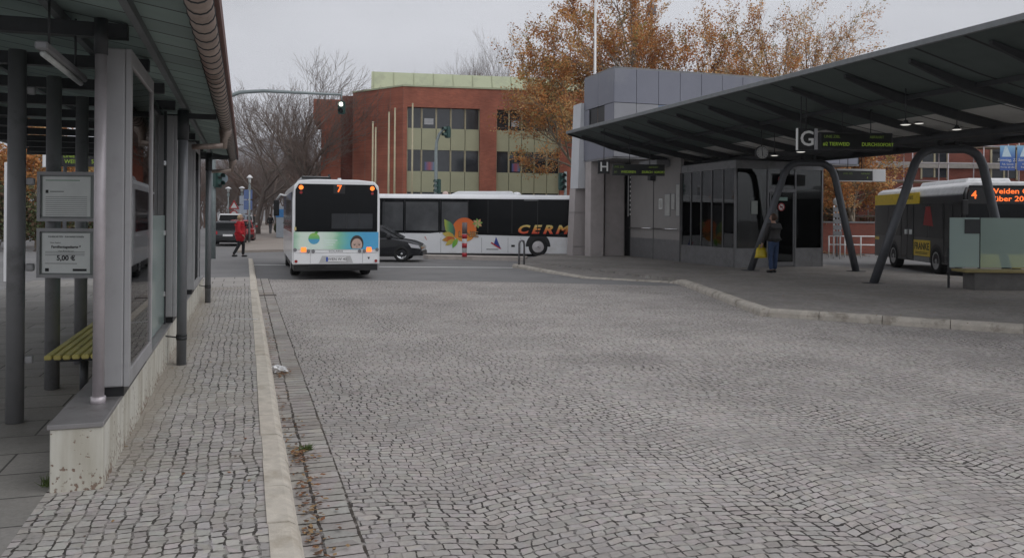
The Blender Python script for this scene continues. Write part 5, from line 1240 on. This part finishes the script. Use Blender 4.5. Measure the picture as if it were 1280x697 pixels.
def traffic_sign(px, py, Y, label, shape, col, pyb=295):
    b_ = V(px,pyb,Y); b_.z = 0; z = V(px,py,Y).z; s_ = thing('traffic_sign', label, 'traffic sign', b_, 0)
    mb = MB(); mb.tube([(0,0,0),(0,0,z+.4)],.035,6); mb.build('post', m_galv, s_)
    if shape == 'tri':
        mb = MB(); mb.prism([(-.5,z-.1),(.5,z-.1),(0,z+.75)],-.06,-.04,'y'); pl_ = mb.build('plate', mat('sign_red',(.4,.03,.03),.4), s_)
        mb = MB(); mb.prism([(-.3,z+.01),(.3,z+.01),(0,z+.53)],-.066,-.061,'y'); mb.build('field', m_letter, pl_)
        mb = MB(); mb.disc((0,-.05,z-.55),.36,(0,-1,0),20,.02); pl_ = mb.build('round_plate', MATS['sign_red'], s_)
        mb = MB(); mb.disc((0,-.072,z-.55),.25,(0,-1,0),20,.004); mb.build('field', m_letter, pl_)
    else:
        for q in range(shape):
            mb = MB(); mb.box(-.3,.3,-.06,-.04,z-.75*q-.33,z-.75*q+.33); mb.build('plate', col, s_)
traffic_sign(292.5,260,75,'red bordered triangle above a round sign among the parked cars','tri',None)
traffic_sign(304,250,66,'slim post with stacked pale plates left of the nearest street lamp',3,mat('pale_blue_plate',(.45,.5,.58),.5))
traffic_sign(310,243,58,'post with blue plate behind the nearest street lamp',2,mat('blue_plate',(.12,.18,.36),.5))
traffic_sign(297,262,85,'far grey plate sign beyond the red bordered triangle',1,mat('grey_plate',(.35,.36,.38),.5))
ph = thing('ticket_pillar','small blue ticket pillar left of the bus at the edge of the far pavement','pillar',V(350.5,305,60)*1,0); ph.location.z = .1
mb = MB(); mb.box(-.28,.28,-.2,.2,0,2.3,.05,2); mb.build('body', mat('pillar_grey',(.32,.36,.4),.5), ph)
mb = MB(); mb.box(-.3,.3,-.22,.22,1.5,2.1,.02,1); mb.build('head', mat('pillar_blue',(.05,.2,.45),.4), ph)
# right background: signpost, globe lamp, railing
sp_ = thing('direction_sign','white signpost with a column of small street plates beyond the kiosk','signpost',V(1050,315,37)*1,0); sp_.location.z = 0
k_ = 37/F
for px in (1042,1050):
    x = (px-1050)*k_; mb = MB(); mb.tube([(x,0,0),(x,0,(275-258)*k_+H)],.035,8); mb.build('post', m_white, sp_)
for q in range(5):
    z = (275-263-7.5*q)*k_+H; mb = MB(); mb.box(-.33,.05,-.07,-.045,z-.1,z+.1); mb.build('plate', m_grey, sp_)
gl = thing('globe_lamp','white globe lamp on a thin post beyond the kiosk','street lamp',V(1046,315,39)*1,0); gl.location.z = 0; zt2 = V(1046,252,39).z
mb = MB(); mb.tube([(0,0,0),(0,0,zt2-.2)],.04,8); mb.build('pole', m_grey, gl)
mb = MB(); mb.ball((0,0,zt2),.2,16); mb.build('globe', mat('opal_globe',(.7,.7,.68),.2), gl)
ra_ = thing('railing','white tube railing between the kiosk and the waiting bus','railing',V(1036,312,38.5)*1,0); ra_.location.z = 0
for q in range(4):
    mb = MB(); mb.tube([(q*.75,0,0),(q*.75,0,1.0)],.03,6); mb.build('post', m_letter, ra_)
for z in (.6,1.0):
    mb = MB(); mb.tube([(0,0,z),(2.3,0,z)],.03,6); mb.build('rail', m_letter, ra_)
wall_r = thing('garden_wall','low dark red brick wall behind the railing and signpost','wall',V(1035,300,43)*1,0); wall_r.location.z = 0
mb = MB(); mb.box(-1,6,0,.4,0,1.6); mb.build('body', m_brickd, wall_r); mb = MB(); mb.box(-1.05,6.05,-.04,.44,1.6,1.68); mb.build('coping', m_grey, wall_r)

# ------------------------------------------------------------------ trees
def grow(bm_, twigs, p, d, ln, rad, lvl, maxl, rnd, spread, kids, up, segs=(8,6,5,4,3,3)):
    n = 4 if lvl < 2 else 3
    pts = [p]; q = p.copy(); dd = d.copy()
    for i in range(n):
        dd = (dd + Vector((rnd.gauss(0,.13),rnd.gauss(0,.13),rnd.gauss(0,.08)+up*.12))).normalized(); q = q+dd*(ln/n); pts.append(q.copy())
    rr = [max(.004, rad*(1-.55*i/n)) for i in range(n+1)]
    bm_.tube(pts, rr, segs[min(lvl,5)], cap=False)
    if lvl >= maxl: twigs.append((pts, dd)); return
    k = kids[lvl]
    for j in range(k):
        t = (.35+.65*(j+rnd.random())/k) if lvl else (.42+.58*(j+.5)/k)
        f = t*n; i = min(n-1, int(f)); bp = pts[i].lerp(pts[i+1], f-i)
        az = rnd.uniform(0,6.283) if lvl else 6.283*j*.381966+rnd.uniform(-.4,.4)
        o = dd.orthogonal().normalized(); o = Matrix.Rotation(az,3,dd) @ o
        a = spread[lvl]*rnd.uniform(.75,1.25)
        nd = (dd*math.cos(a)+o*math.sin(a)+Vector((0,0,up*.25))).normalized()
        grow(bm_, twigs, bp, nd, ln*rnd.uniform(.52,.78)*(1.0 if lvl else .95), rr[i]*.62, lvl+1, maxl, rnd, spread, kids, up, segs)
    if lvl: grow(bm_, twigs, pts[-1], dd, ln*.62, rr[-1]*.9, lvl+1, maxl, rnd, spread, kids, up, segs)
m_bark = mat('plane_bark', (.24,.2,.15), .9, var=.35, scale=1.5); m_barkd = mat('bare_bark', (.13,.105,.09), .9, var=.3, scale=2); m_barkl = mat('bare_twig', (.2,.155,.13), .9, var=.3)
def leafm(name, col):
    m, nt, b = nodes_of(name); ns = nt.nodes; L = nt.links.new
    tc = ns.new('ShaderNodeTexCoord'); no = ns.new('ShaderNodeTexNoise'); no.inputs['Scale'].default_value = .7; no.inputs['Detail'].default_value = 4; L(tc.outputs['Object'], no.inputs['Vector'])
    mr = ns.new('ShaderNodeMapRange'); mr.inputs['From Min'].default_value = .3; mr.inputs['From Max'].default_value = .7; mr.inputs['To Min'].default_value = .65; mr.inputs['To Max'].default_value = 1.35; L(no.outputs['Fac'], mr.inputs['Value'])
    vm = ns.new('ShaderNodeVectorMath'); vm.operation = 'SCALE'; vm.inputs[0].default_value = col; L(mr.outputs[0], vm.inputs['Scale'])
    df = ns.new('ShaderNodeBsdfDiffuse'); tl = ns.new('ShaderNodeBsdfTranslucent'); mx = ns.new('ShaderNodeMixShader'); mx.inputs['Fac'].default_value = .45
    L(vm.outputs[0], df.inputs['Color']); L(vm.outputs[0], tl.inputs['Color']); L(df.outputs[0], mx.inputs[1]); L(tl.outputs[0], mx.inputs[2]); L(mx.outputs[0], ns['Material Output'].inputs['Surface']); return m
ml_a = [leafm('autumn_leaf_orange',(.60,.31,.125)), leafm('autumn_leaf_rust',(.44,.2,.085)), leafm('autumn_leaf_ochre',(.66,.45,.22)), leafm('autumn_leaf_green',(.36,.3,.12))]
def tree(name, label, px, Y, hgt, seed, kids, spread, maxl, leaves=0, lsz=.11, mats=None, bark=m_bark, twig=None, trunk=.34, rad=None, up=.35, group=None, wts=(5,3,3,1), zmin=0, lean=(0,0), pyb=300):
    rnd = random.Random(seed); b_ = V(px,pyb,Y); b_.z = 0
    t = thing(name, label, 'tree', b_, 0, group); tw = []
    mb = MB(); r0 = rad or hgt*.014
    # trunk and first limbs in one mesh, the finer wood belongs to the crown
    grow(mb, tw, Vector((0,0,0)), Vector((lean[0],lean[1],1)).normalized(), hgt*trunk, r0, 0, maxl, rnd, spread, kids, up)
    top = max(p[0][-1].z for p in tw); s = hgt/top
    for v in mb.bm.verts: v.co *= s
    if leaves:
        mb.build('trunk', bark, t); mb = MB()
        wt = [rnd.random()**1.6*1.8 for _ in tw]; tint = [rnd.choices(range(4),wts)[0] for _ in tw]
        for ti in rnd.choices(range(len(tw)), wt, k=leaves):
            pts, d = tw[ti]; k = rnd.random()*(len(pts)-1); i = min(len(pts)-2,int(k)); p = pts[i].lerp(pts[i+1],k-i)*s
            if p.z < zmin: continue
            p = p+Vector((rnd.gauss(0,.16),rnd.gauss(0,.16),rnd.gauss(0,.14)-.05))
            a = Vector((rnd.gauss(0,1),rnd.gauss(0,1),rnd.gauss(0,1))).normalized(); b = a.orthogonal().normalized(); z_ = lsz*rnd.uniform(.6,1.3)
            mb.mi = tint[ti] if rnd.random() < .65 else rnd.choices(range(4),wts)[0]; mb.face([p-a*z_*.5,p+b*z_*.42,p+a*z_*.6,p-b*z_*.42])
        mb.mi = 0; mb.build('crown', mats or ml_a, t)
    else:
        # split: heavy wood / fine twigs
        mb.build('trunk', bark, t)
    return t
def bare(label, px, Y, hgt, seed, kids=(6,5,4,4,3), spread=(.65,.6,.6,.6,.6), maxl=5, name='bare_tree', group='bare winter trees', **k):
    rnd = random.Random(seed); b_ = V(px,300,Y); b_.z = 0; t = thing(name, label, 'tree', b_, 0, group)
    hm, fm, tw = MB(), MB(), []
    class Two:
        def tube(self, pts, rr, seg, cap=False): (hm if rr[0] > hgt*.0035 else fm).tube(pts, rr, seg, cap=False)
    grow(Two(), tw, Vector((0,0,0)), Vector((k.get('lx',0),0,1)).normalized(), hgt*k.get('trunk',.3), hgt*.0105, 0, maxl, rnd, spread, kids, k.get('up',.5))
    s = hgt/max(p[0][-1].z for p in tw)
    for m_ in (hm,fm):
        for v in m_.bm.verts: v.co *= s
    hm.build('trunk', m_barkd, t); fm.build('crown', m_barkl, t); return t
GA = 'autumn plane trees behind the station'
tree('plane_tree','tall dense orange plane tree behind the grey station building','x' and 790,50,18.5,3,(7,5,4,4),(.75,.6,.6,.6),4,46000,.14,group=GA,wts=(5,4,2,1),trunk=.36,up=.3)
tree('plane_tree','orange plane tree hanging over the right part of the office windows',722,49,13.6,8,(7,5,4,4),(.85,.65,.6,.6),4,26000,.13,group=GA,wts=(5,3,3,2),trunk=.3,up=.12)
tree('plane_tree','sparser ochre plane tree showing sky through its crown, above the canopy roof',975,58,19,21,(7,5,4,4),(.75,.6,.6,.6),4,24000,.14,group=GA,wts=(4,2,5,1),trunk=.36,up=.3)
tree('plane_tree','small plane tree with brown leaves behind the glass kiosk',1075,44,6.6,5,(6,5,4,3),(.8,.65,.6,.6),4,14000,.13,group=GA,wts=(3,4,2,1),trunk=.3,up=.2)
tree('plane_tree','orange tree far left seen through the shelter posts',48,42,7.2,15,(6,5,4,3),(.8,.65,.6,.6),4,16000,.14,group=GA,wts=(5,3,3,1),trunk=.25,up=.2)
tree('plane_tree','rust coloured tree seen between the shelter posts above the notice boards',112,50,6.4,17,(6,5,4,3),(.85,.65,.6,.6),4,14000,.15,group=GA,wts=(5,5,2,1),trunk=.25,up=.2)
bare('large bare many limbed tree left of the office wing',372,62,14.0,4,lx=-.05,kids=(8,5,4,4,2),spread=(.85,.6,.55,.6,.6),trunk=.2,up=.3)
bare('bare tree leaning out near the shelter roof end',322,72,13.2,9,lx=.1,kids=(6,5,4,3,2),spread=(.75,.6,.55,.6,.6),trunk=.22,up=.35)
bare('bare tree standing close to the left end of the office',415,66,11.0,12,kids=(5,4,4,3,2),trunk=.22,up=.4)
bare('bare treetop above the green office roof',600,92,23.5,14,kids=(7,5,4,4,3),spread=(.5,.5,.5,.5,.5),up=.8)
bare('second, smaller bare treetop above the green office roof',572,96,20.5,15,kids=(6,5,4,4,3),spread=(.5,.5,.5,.5,.5),up=.8)
# far-off winter wood behind the side street: one mass
rnd = random.Random(77); mb = MB(); N_ = 0
for q in range(85):
    px = rnd.uniform(225,470); Y = rnd.uniform(95,160); b_ = V(px,300,Y); b_.z = 0; h_ = rnd.uniform(.75,1.15)*Y*.085; tw = []
    m2_ = MB(); grow(m2_, tw, Vector((0,0,0)), Vector((rnd.gauss(0,.05),0,1)).normalized(), h_*.3, h_*.013, 0, 3, rnd, (.65,.6,.6,.6), (7,6,5), .5, (4,3,3,3,3))
    s = h_/max(p[0][-1].z for p in tw)
    for v in m2_.bm.verts: v.co = v.co*s*Vector((1,1,1)).x + b_
    m2_.bm.verts.index_update(); mb.mi = q % 2; mb._new([v.co.copy() for v in m2_.bm.verts], [[v.index for v in f.verts] for f in m2_.bm.faces]); m2_.bm.free()
mb.mi = 0; o = mb.build('far_wood', [mat('wood_brown',(.15,.10,.08),.95,var=.2), mat('wood_grey',(.15,.12,.105),.95,var=.2)]); o['kind'] = 'stuff'; tag(o, 'brownish bare winter wood beyond the side street', 'wood')
# low shrubs
def shrub(name, label, p, rx, ry, h_, n, mats, lsz, seed, cat='shrub'):
    rnd = random.Random(seed); mb = MB(); t = thing(name, label, cat, p, 0)
    blobs = [(rnd.uniform(-.7,.7)*rx, rnd.uniform(-.7,.7)*ry, rnd.uniform(.35,.75)*h_, rnd.uniform(.25,.45)) for _ in range(9)]
    for _ in range(n):
        bx_, by_, bz_, br_ = rnd.choice(blobs); d = Vector((rnd.gauss(0,1),rnd.gauss(0,1),rnd.gauss(0,1))).normalized()*br_*rnd.uniform(.6,1.05)
        p_ = Vector((bx_+d.x*rx, by_+d.y*ry, max(.02,bz_+d.z*h_*.8)))
        a = Vector((rnd.gauss(0,1),rnd.gauss(0,1),rnd.gauss(0,1))).normalized(); b = a.orthogonal().normalized(); z_ = lsz*rnd.uniform(.6,1.3)
        mb.mi = rnd.randrange(len(mats)); mb.face([p_-a*z_*.5,p_+b*z_*.4,p_+a*z_*.6,p_-b*z_*.4])
    mb.mi = 0; mb.build('foliage', mats, t)
    mb = MB()
    for q in range(9):
        bx_, by_, bz_, _ = blobs[q]; mb.tube([(bx_*.3,by_*.3,0),(bx_,by_,bz_)],[.03,.012],5,cap=False)
    mb.build('stems', m_barkd, t)
mg = [mat('shrub_green',(.055,.075,.025),.7,var=.3), mat('shrub_olive',(.09,.085,.03),.7,var=.3), mat('shrub_brown',(.09,.05,.025),.8,var=.3)]
shrub('shrub','dark green hedge shrub beyond the slabs seen through the shelter',V(30,300,38)*1+Vector((0,0,-V(30,300,38).z)),2.2,1.2,3.6,5000,mg,.14,31)
shrub('shrub','low brown green shrub left of the first one, by the white post',V(-10,300,40)*1+Vector((0,0,-V(-10,300,40).z)),3,1.2,2.8,4000,mg,.14,33)
shrub('shrub','broad brown hedge behind the notice boards',V(100,300,44)*1+Vector((0,0,-V(100,300,44).z)),4,1.2,2.4,5000,mg,.14,34)
p = V(356,300,62); p.z = .1; shrub('shrub','green shrub beside the bus at the edge of the far pavement',p,.9,2.2,1.7,3500,mg[:2],.12,35)
p = V(1070,300,46); p.z = 0; shrub('shrub','dark brown shrub behind the brick garden wall',p,3,1.2,3.4,4500,[mg[1],mg[2]],.14,36)

# ------------------------------------------------------------------ people
def skin(name, verts, edges, rads, m, parent, root=0, sub=2):
    me = bpy.data.meshes.new(name); me.from_pydata([tuple(v) for v in verts], edges, []); me.materials.append(m)
    o = link(bpy.data.objects.new(name, me)); o.parent = parent
    o.modifiers.new('Skin','SKIN'); 
    for i, r_ in enumerate(rads):
        sv = me.skin_vertices[0].data[i]; sv.radius = (r_, r_) if isinstance(r_, (int,float)) else r_; sv.use_root = (i == root)
    o.modifiers.new('Sub','SUBSURF').levels = sub; o.modifiers['Sub'].render_levels = sub
    o.modifiers['Skin'].use_smooth_shade = True
    return o
def chain(V_, E_, R_, start, pts, rads):
    i = start
    for p, r_ in zip(pts, rads):
        V_.append(Vector(p)); R_.append(r_); E_.append((i, len(V_)-1)); i = len(V_)-1
    return i
m_skin = mat('skin', (.45,.27,.2), .55, var=.05)
def person(label, loc, rz, h, coat, trous, shoe, hair, arms, legs, coat_len=.78, head_dir=(0,1), hair_len=0, group=None, bulk=1.0):
    """local +Y is where the person faces, +X the right hand; arms/legs: (elbow, hand), (knee, foot) per side in units of height"""
    t = thing('person', label, 'person', loc, rz, group); q = lambda x,y,z: Vector((x*h,y*h,z*h))
    V_ = [q(0,0,.53)]; R_ = [(.085*h,.065*h)]; E_ = []
    ch = chain(V_,E_,R_,0,[q(0,-.005,.62),q(0,-.005,.72),q(0,0,.80)],[(.08*h,.06*h),(.095*h,.065*h),(.08*h,.055*h)])
    hx, hy = head_dir
    nk = chain(V_,E_,R_,ch,[q(0,.003,.845),q(.0,.008,.87),q(hx*.01,hy*.012,.915),q(hx*.008,hy*.008,.962),q(hx*.002,hy*.002,.985)],[.033*h,.034*h,.05*h,.05*h,.03*h])
    for s in (-1,1):
        e, hd = arms[(s+1)//2]
        i = chain(V_,E_,R_,ch,[q(s*.1,0,.80),q(*e),q(*[a+(b-a)*.5 for a,b in zip(e,hd)]),q(*hd)],[.034*h,.026*h,.022*h,.016*h])
        d = (Vector(hd)-Vector(e)).normalized(); sd = d.cross(Vector((0,0,1))); sd = sd.normalized() if sd.length > .1 else Vector((0,1,0))
        pm = chain(V_,E_,R_,i,[q(*(Vector(hd)+d*.025))],[.02*h])
        for f in range(4):
            o_ = sd*(.011*(f-1.5)); l_ = (.036,.043,.04,.032)[f]
            chain(V_,E_,R_,pm,[q(*(Vector(hd)+d*.042+o_)),q(*(Vector(hd)+d*(.042+l_*.6)+o_*1.1)),q(*(Vector(hd)+d*(.042+l_)+o_*1.1-Vector((0,0,.004))))],[.0052*h,.0048*h,.0042*h])
        chain(V_,E_,R_,i,[q(*(Vector(hd)+d*.02+sd*-.022)),q(*(Vector(hd)+d*.042+sd*-.03))],[.006*h,.005*h])
        kn, ft = legs[(s+1)//2]
        l_ = chain(V_,E_,R_,0,[q(s*.048,0,.5),q(*kn),q(*[a+(b-a)*.45 for a,b in zip(kn,ft)]),q(*ft)],[.052*h,.034*h,.031*h,.02*h])
    body = skin('body', V_, E_, R_, m_skin, t)
    # head details
    hc = q(hx*.012,hy*.012,.93); fwd = Vector((hx,hy,0)).normalized(); sdv = Vector((fwd.y,-fwd.x,0))
    mb = MB(); p = hc+fwd*.058*h
    mb.ball(p-Vector((0,0,.006*h)),.011*h,8,1,1,1.5); mb.build('nose', m_skin, body)
    for s in (-1,1):
        mb = MB(); mb.ball(hc+fwd*.046*h+sdv*s*.02*h+Vector((0,0,.008*h)),.007*h,8); mb.build('eye', m_ink, body)
        mb = MB(); mb.ball(hc+sdv*s*.05*h,.013*h,8,.6,.8,1.3); mb.build('ear', m_skin, body)
    mb = MB(); mb.ball(hc+fwd*.05*h-Vector((0,0,.024*h)),.011*h,8,1.2,.8,.4); mb.build('mouth', mat('lip',(.3,.1,.09),.5), body)
    # hair: cap over the skull
    b = bmesh.new(); bmesh.ops.create_uvsphere(b, u_segments=18, v_segments=12, radius=1)
    top = q(hx*.004-fwd.x*.006,hy*.004-fwd.y*.006,.945)
    dele = []
    for v in b.verts:
        dv = v.co.normalized(); f = dv.dot(fwd)
        if f > .35 and dv.z < .35: dele.append(v)
        if dv.z < -.75-hair_len: dele.append(v)
    bmesh.ops.delete(b, geom=list(set(dele)), context='VERTS')
    for v in b.verts: 
        w_ = .058 if v.co.z > 0 else .058+.012*hair_len
        v.co = top+Vector((v.co.x*w_*h, v.co.y*w_*h, v.co.z*(.056 if v.co.z > 0 else .056+.03*hair_len)*h))*(1+random.uniform(-.03,.03))
    mb = MB(); mb.merge(b, True); ho = mb.build('hair', hair, t); so_ = ho.modifiers.new('Solid','SOLIDIFY'); so_.thickness = .012*h; so_.offset = 0
    # trousers
    Vt = [q(0,0,.535)]; Rt = [(.092*h,.07*h)]; Et = []
    chain(Vt,Et,Rt,0,[q(0,0,.6)],[(.086*h,.066*h)])
    for s in (-1,1):
        kn, ft = legs[(s+1)//2]
        chain(Vt,Et,Rt,0,[q(s*.05,0,.49),q(*[a+(b-a)*.5 for a,b in zip((s*.05,0,.49),kn)]),q(*kn),q(*[a+(b-a)*.5 for a,b in zip(kn,ft)]),q(*(Vector(kn)+(Vector(ft)-Vector(kn))*.97))],[.06*h,.05*h,.042*h,.038*h,.034*h])
    skin('trousers', Vt, Et, Rt, trous, t)
    # coat
    Vc = [q(0,-.003,.66)]; Rc = [(.098*h,.075*h)]; Ec = []
    c2 = chain(Vc,Ec,Rc,0,[q(0,-.003,.74),q(0,0,.8),q(0,.002,.838)],[(.105*h,.074*h),(.092*h,.066*h),(.045*h,.045*h)])
    chain(Vc,Ec,Rc,0,[q(0,0,.58),q(0,0,coat_len)],[(.1*h,.078*h),(.106*h,.084*h)])
    for s in (-1,1):
        e, hd = arms[(s+1)//2]
        chain(Vc,Ec,Rc,2,[q(s*.105,0,.805),q(*[a+(b-a)*.5 for a,b in zip((s*.11,0,.8),e)]),q(*e),q(*[a+(b-a)*.5 for a,b in zip(e,hd)]),q(*[a+(b-a)*.95 for a,b in zip(e,hd)])],[.044*h,.04*h,.036*h,.032*h,.028*h])
    Rc = [tuple(a*bulk for a in r_) if isinstance(r_, tuple) else r_*(1+(bulk-1)*.6) for r_ in Rc]
    cobj = skin('coat', Vc, Ec, Rc, coat, t)
    for s in (-1,1):
        kn, ft = legs[(s+1)//2]; d = (Vector(ft)-Vector(kn)).normalized(); tl = max(-.9, min(.9, ft[1]-kn[1]))
        f = q(*ft); mb = MB()
        b = bmesh.new(); bmesh.ops.create_cube(b, size=1)
        for v in b.verts: v.co = Vector((v.co.x*.052*h, v.co.y*.145*h+.035*h, v.co.z*.042*h))
        bmesh.ops.bevel(b, geom=b.edges[:], offset=.016*h, segments=2, affect='EDGES')
        M = Matrix.Translation((f.x,f.y,max(.022*h, f.z-.018*h))) @ Matrix.Rotation(-ft[3] if len(ft) > 3 else 0,4,'X')
        for v in b.verts: v.co = M @ v.co
        mb.merge(b, True); mb.build('shoe', shoe, t)
    return t
m_redc = mat('red_coat', (.42,.012,.02), .8, var=.15, scale=8); m_trb = mat('black_trousers', (.012,.012,.014), .85); m_jack = mat('dark_jacket', (.022,.02,.02), .6, var=.3, scale=8); m_jean = mat('blue_jeans', (.03,.055,.12), .85, var=.25, scale=10)
m_blond = mat('blond_hair', (.42,.3,.17), .6, var=.25, scale=30); m_brownh = mat('brown_hair', (.07,.035,.02), .6, var=.25, scale=30)
pw_ = G(300,321,0)
wm = person('blond person in a red coat and black trousers walking across the road', pw_, R(-80), 1.78, m_redc, m_trb, m_black, m_blond,
    [((-.15,.05,.66),(-.1,.13,.78)),((.15,-.02,.63),(.13,.08,.52))], [((-.05,.07,.29),(-.05,.06,.04)),((.05,-.02,.28),(.05,-.15,.05))], coat_len=.33, hair_len=.8, bulk=1.5)
mb = MB(); mb.tube([(-.1,.2,1.42),(-.02,.22,1.36),(.06,.18,1.34)],[.05,.07,.05],8); mb.build('scarf', m_trb, wm)
pm_ = G(966.5,341,.12); mn = person('person in a dark jacket and jeans holding a yellow bag, back turned under the canopy', pm_, R(25), 1.83, m_jack, m_jean, m_black, m_brownh,
    [((-.15,.03,.64),(-.17,.08,.49)),((.14,.05,.64),(.06,.14,.6))], [((-.05,.015,.28),(-.055,-.01,.045)),((.05,.0,.28),(.06,.03,.045))], coat_len=.5, head_dir=(-.3,.95), hair_len=.3, bulk=1.15)
hb = Matrix.Rotation(R(25),3,'Z') @ Vector((-.17*1.83,.105*1.83,.45*1.83)); 
bg_ = thing('shopping_bag', 'bright yellow shopping bag hanging from the hand of the jacketed person', 'bag', pm_+hb+Vector((0,0,-.36)), R(25))
mb = MB(); b = bmesh.new(); bmesh.ops.create_cube(b, size=1)
for v in b.verts: v.co = Vector((v.co.x*(.4 if v.co.z < 0 else .34), v.co.y*(.14 if v.co.z < 0 else .05), v.co.z*.3+.15))
bmesh.ops.subdivide_edges(b, edges=b.edges[:], cuts=3, use_grid_fill=True)
for v in b.verts: v.co += Vector((random.uniform(-.012,.012),random.uniform(-.015,.015),random.uniform(-.012,.012)))
mb.merge(b, True); mb.build('sack', mat('bag_yellow',(.62,.47,.02),.45,var=.15,scale=6), bg_)
for y in (-.03,.03):
    mb = MB(); mb.tube([(-.1,y,.28),(-.06,y*.5,.4),(.06,y*.5,.4),(.1,y,.28)],.008,6); mb.build('handle', MATS['bag_yellow'], bg_)
st_l = [((-.05,.06,.29),(-.05,.04,.04)),((.05,.0,.28),(.05,-.1,.05))]; ar_l = [((-.14,-.02,.64),(-.14,.06,.5)),((.14,.02,.64),(.14,-.03,.48))]
p = V(338,291.5,73); p.z = .1; person('dark clothed walker with pale trousers far along the pavement', p, R(0), 1.75, m_jack, mat('grey_trousers',(.16,.16,.17),.8), m_black, m_brownh, ar_l, st_l, coat_len=.46, group='walkers far along the pavement')
p = V(318.5,284,105); p.z = .1; person('farther dark walker beside the street lamp on the pavement', p, R(180), 1.72, m_jack, m_trb, m_black, m_brownh, ar_l, st_l, coat_len=.46, group='walkers far along the pavement')

# ------------------------------------------------------------------ the air: thin even haze
hm = bpy.data.materials.new('haze_air'); hm.use_nodes = True; nt = hm.node_tree; nt.nodes.clear()
o_ = nt.nodes.new('ShaderNodeOutputMaterial'); pv = nt.nodes.new('ShaderNodeVolumePrincipled'); pv.inputs['Color'].default_value = (.93,.95,1,1); pv.inputs['Density'].default_value = .00026; pv.inputs['Anisotropy'].default_value = .2
nt.links.new(pv.outputs[0], o_.inputs['Volume'])
mb = MB(); mb.box(-2600,2600,-350,3600,-1.2,320); hz = mb.build('haze', hm); hz['kind'] = 'stuff'; hz['label'] = 'thin grey winter haze over the whole place'; hz['category'] = 'haze'
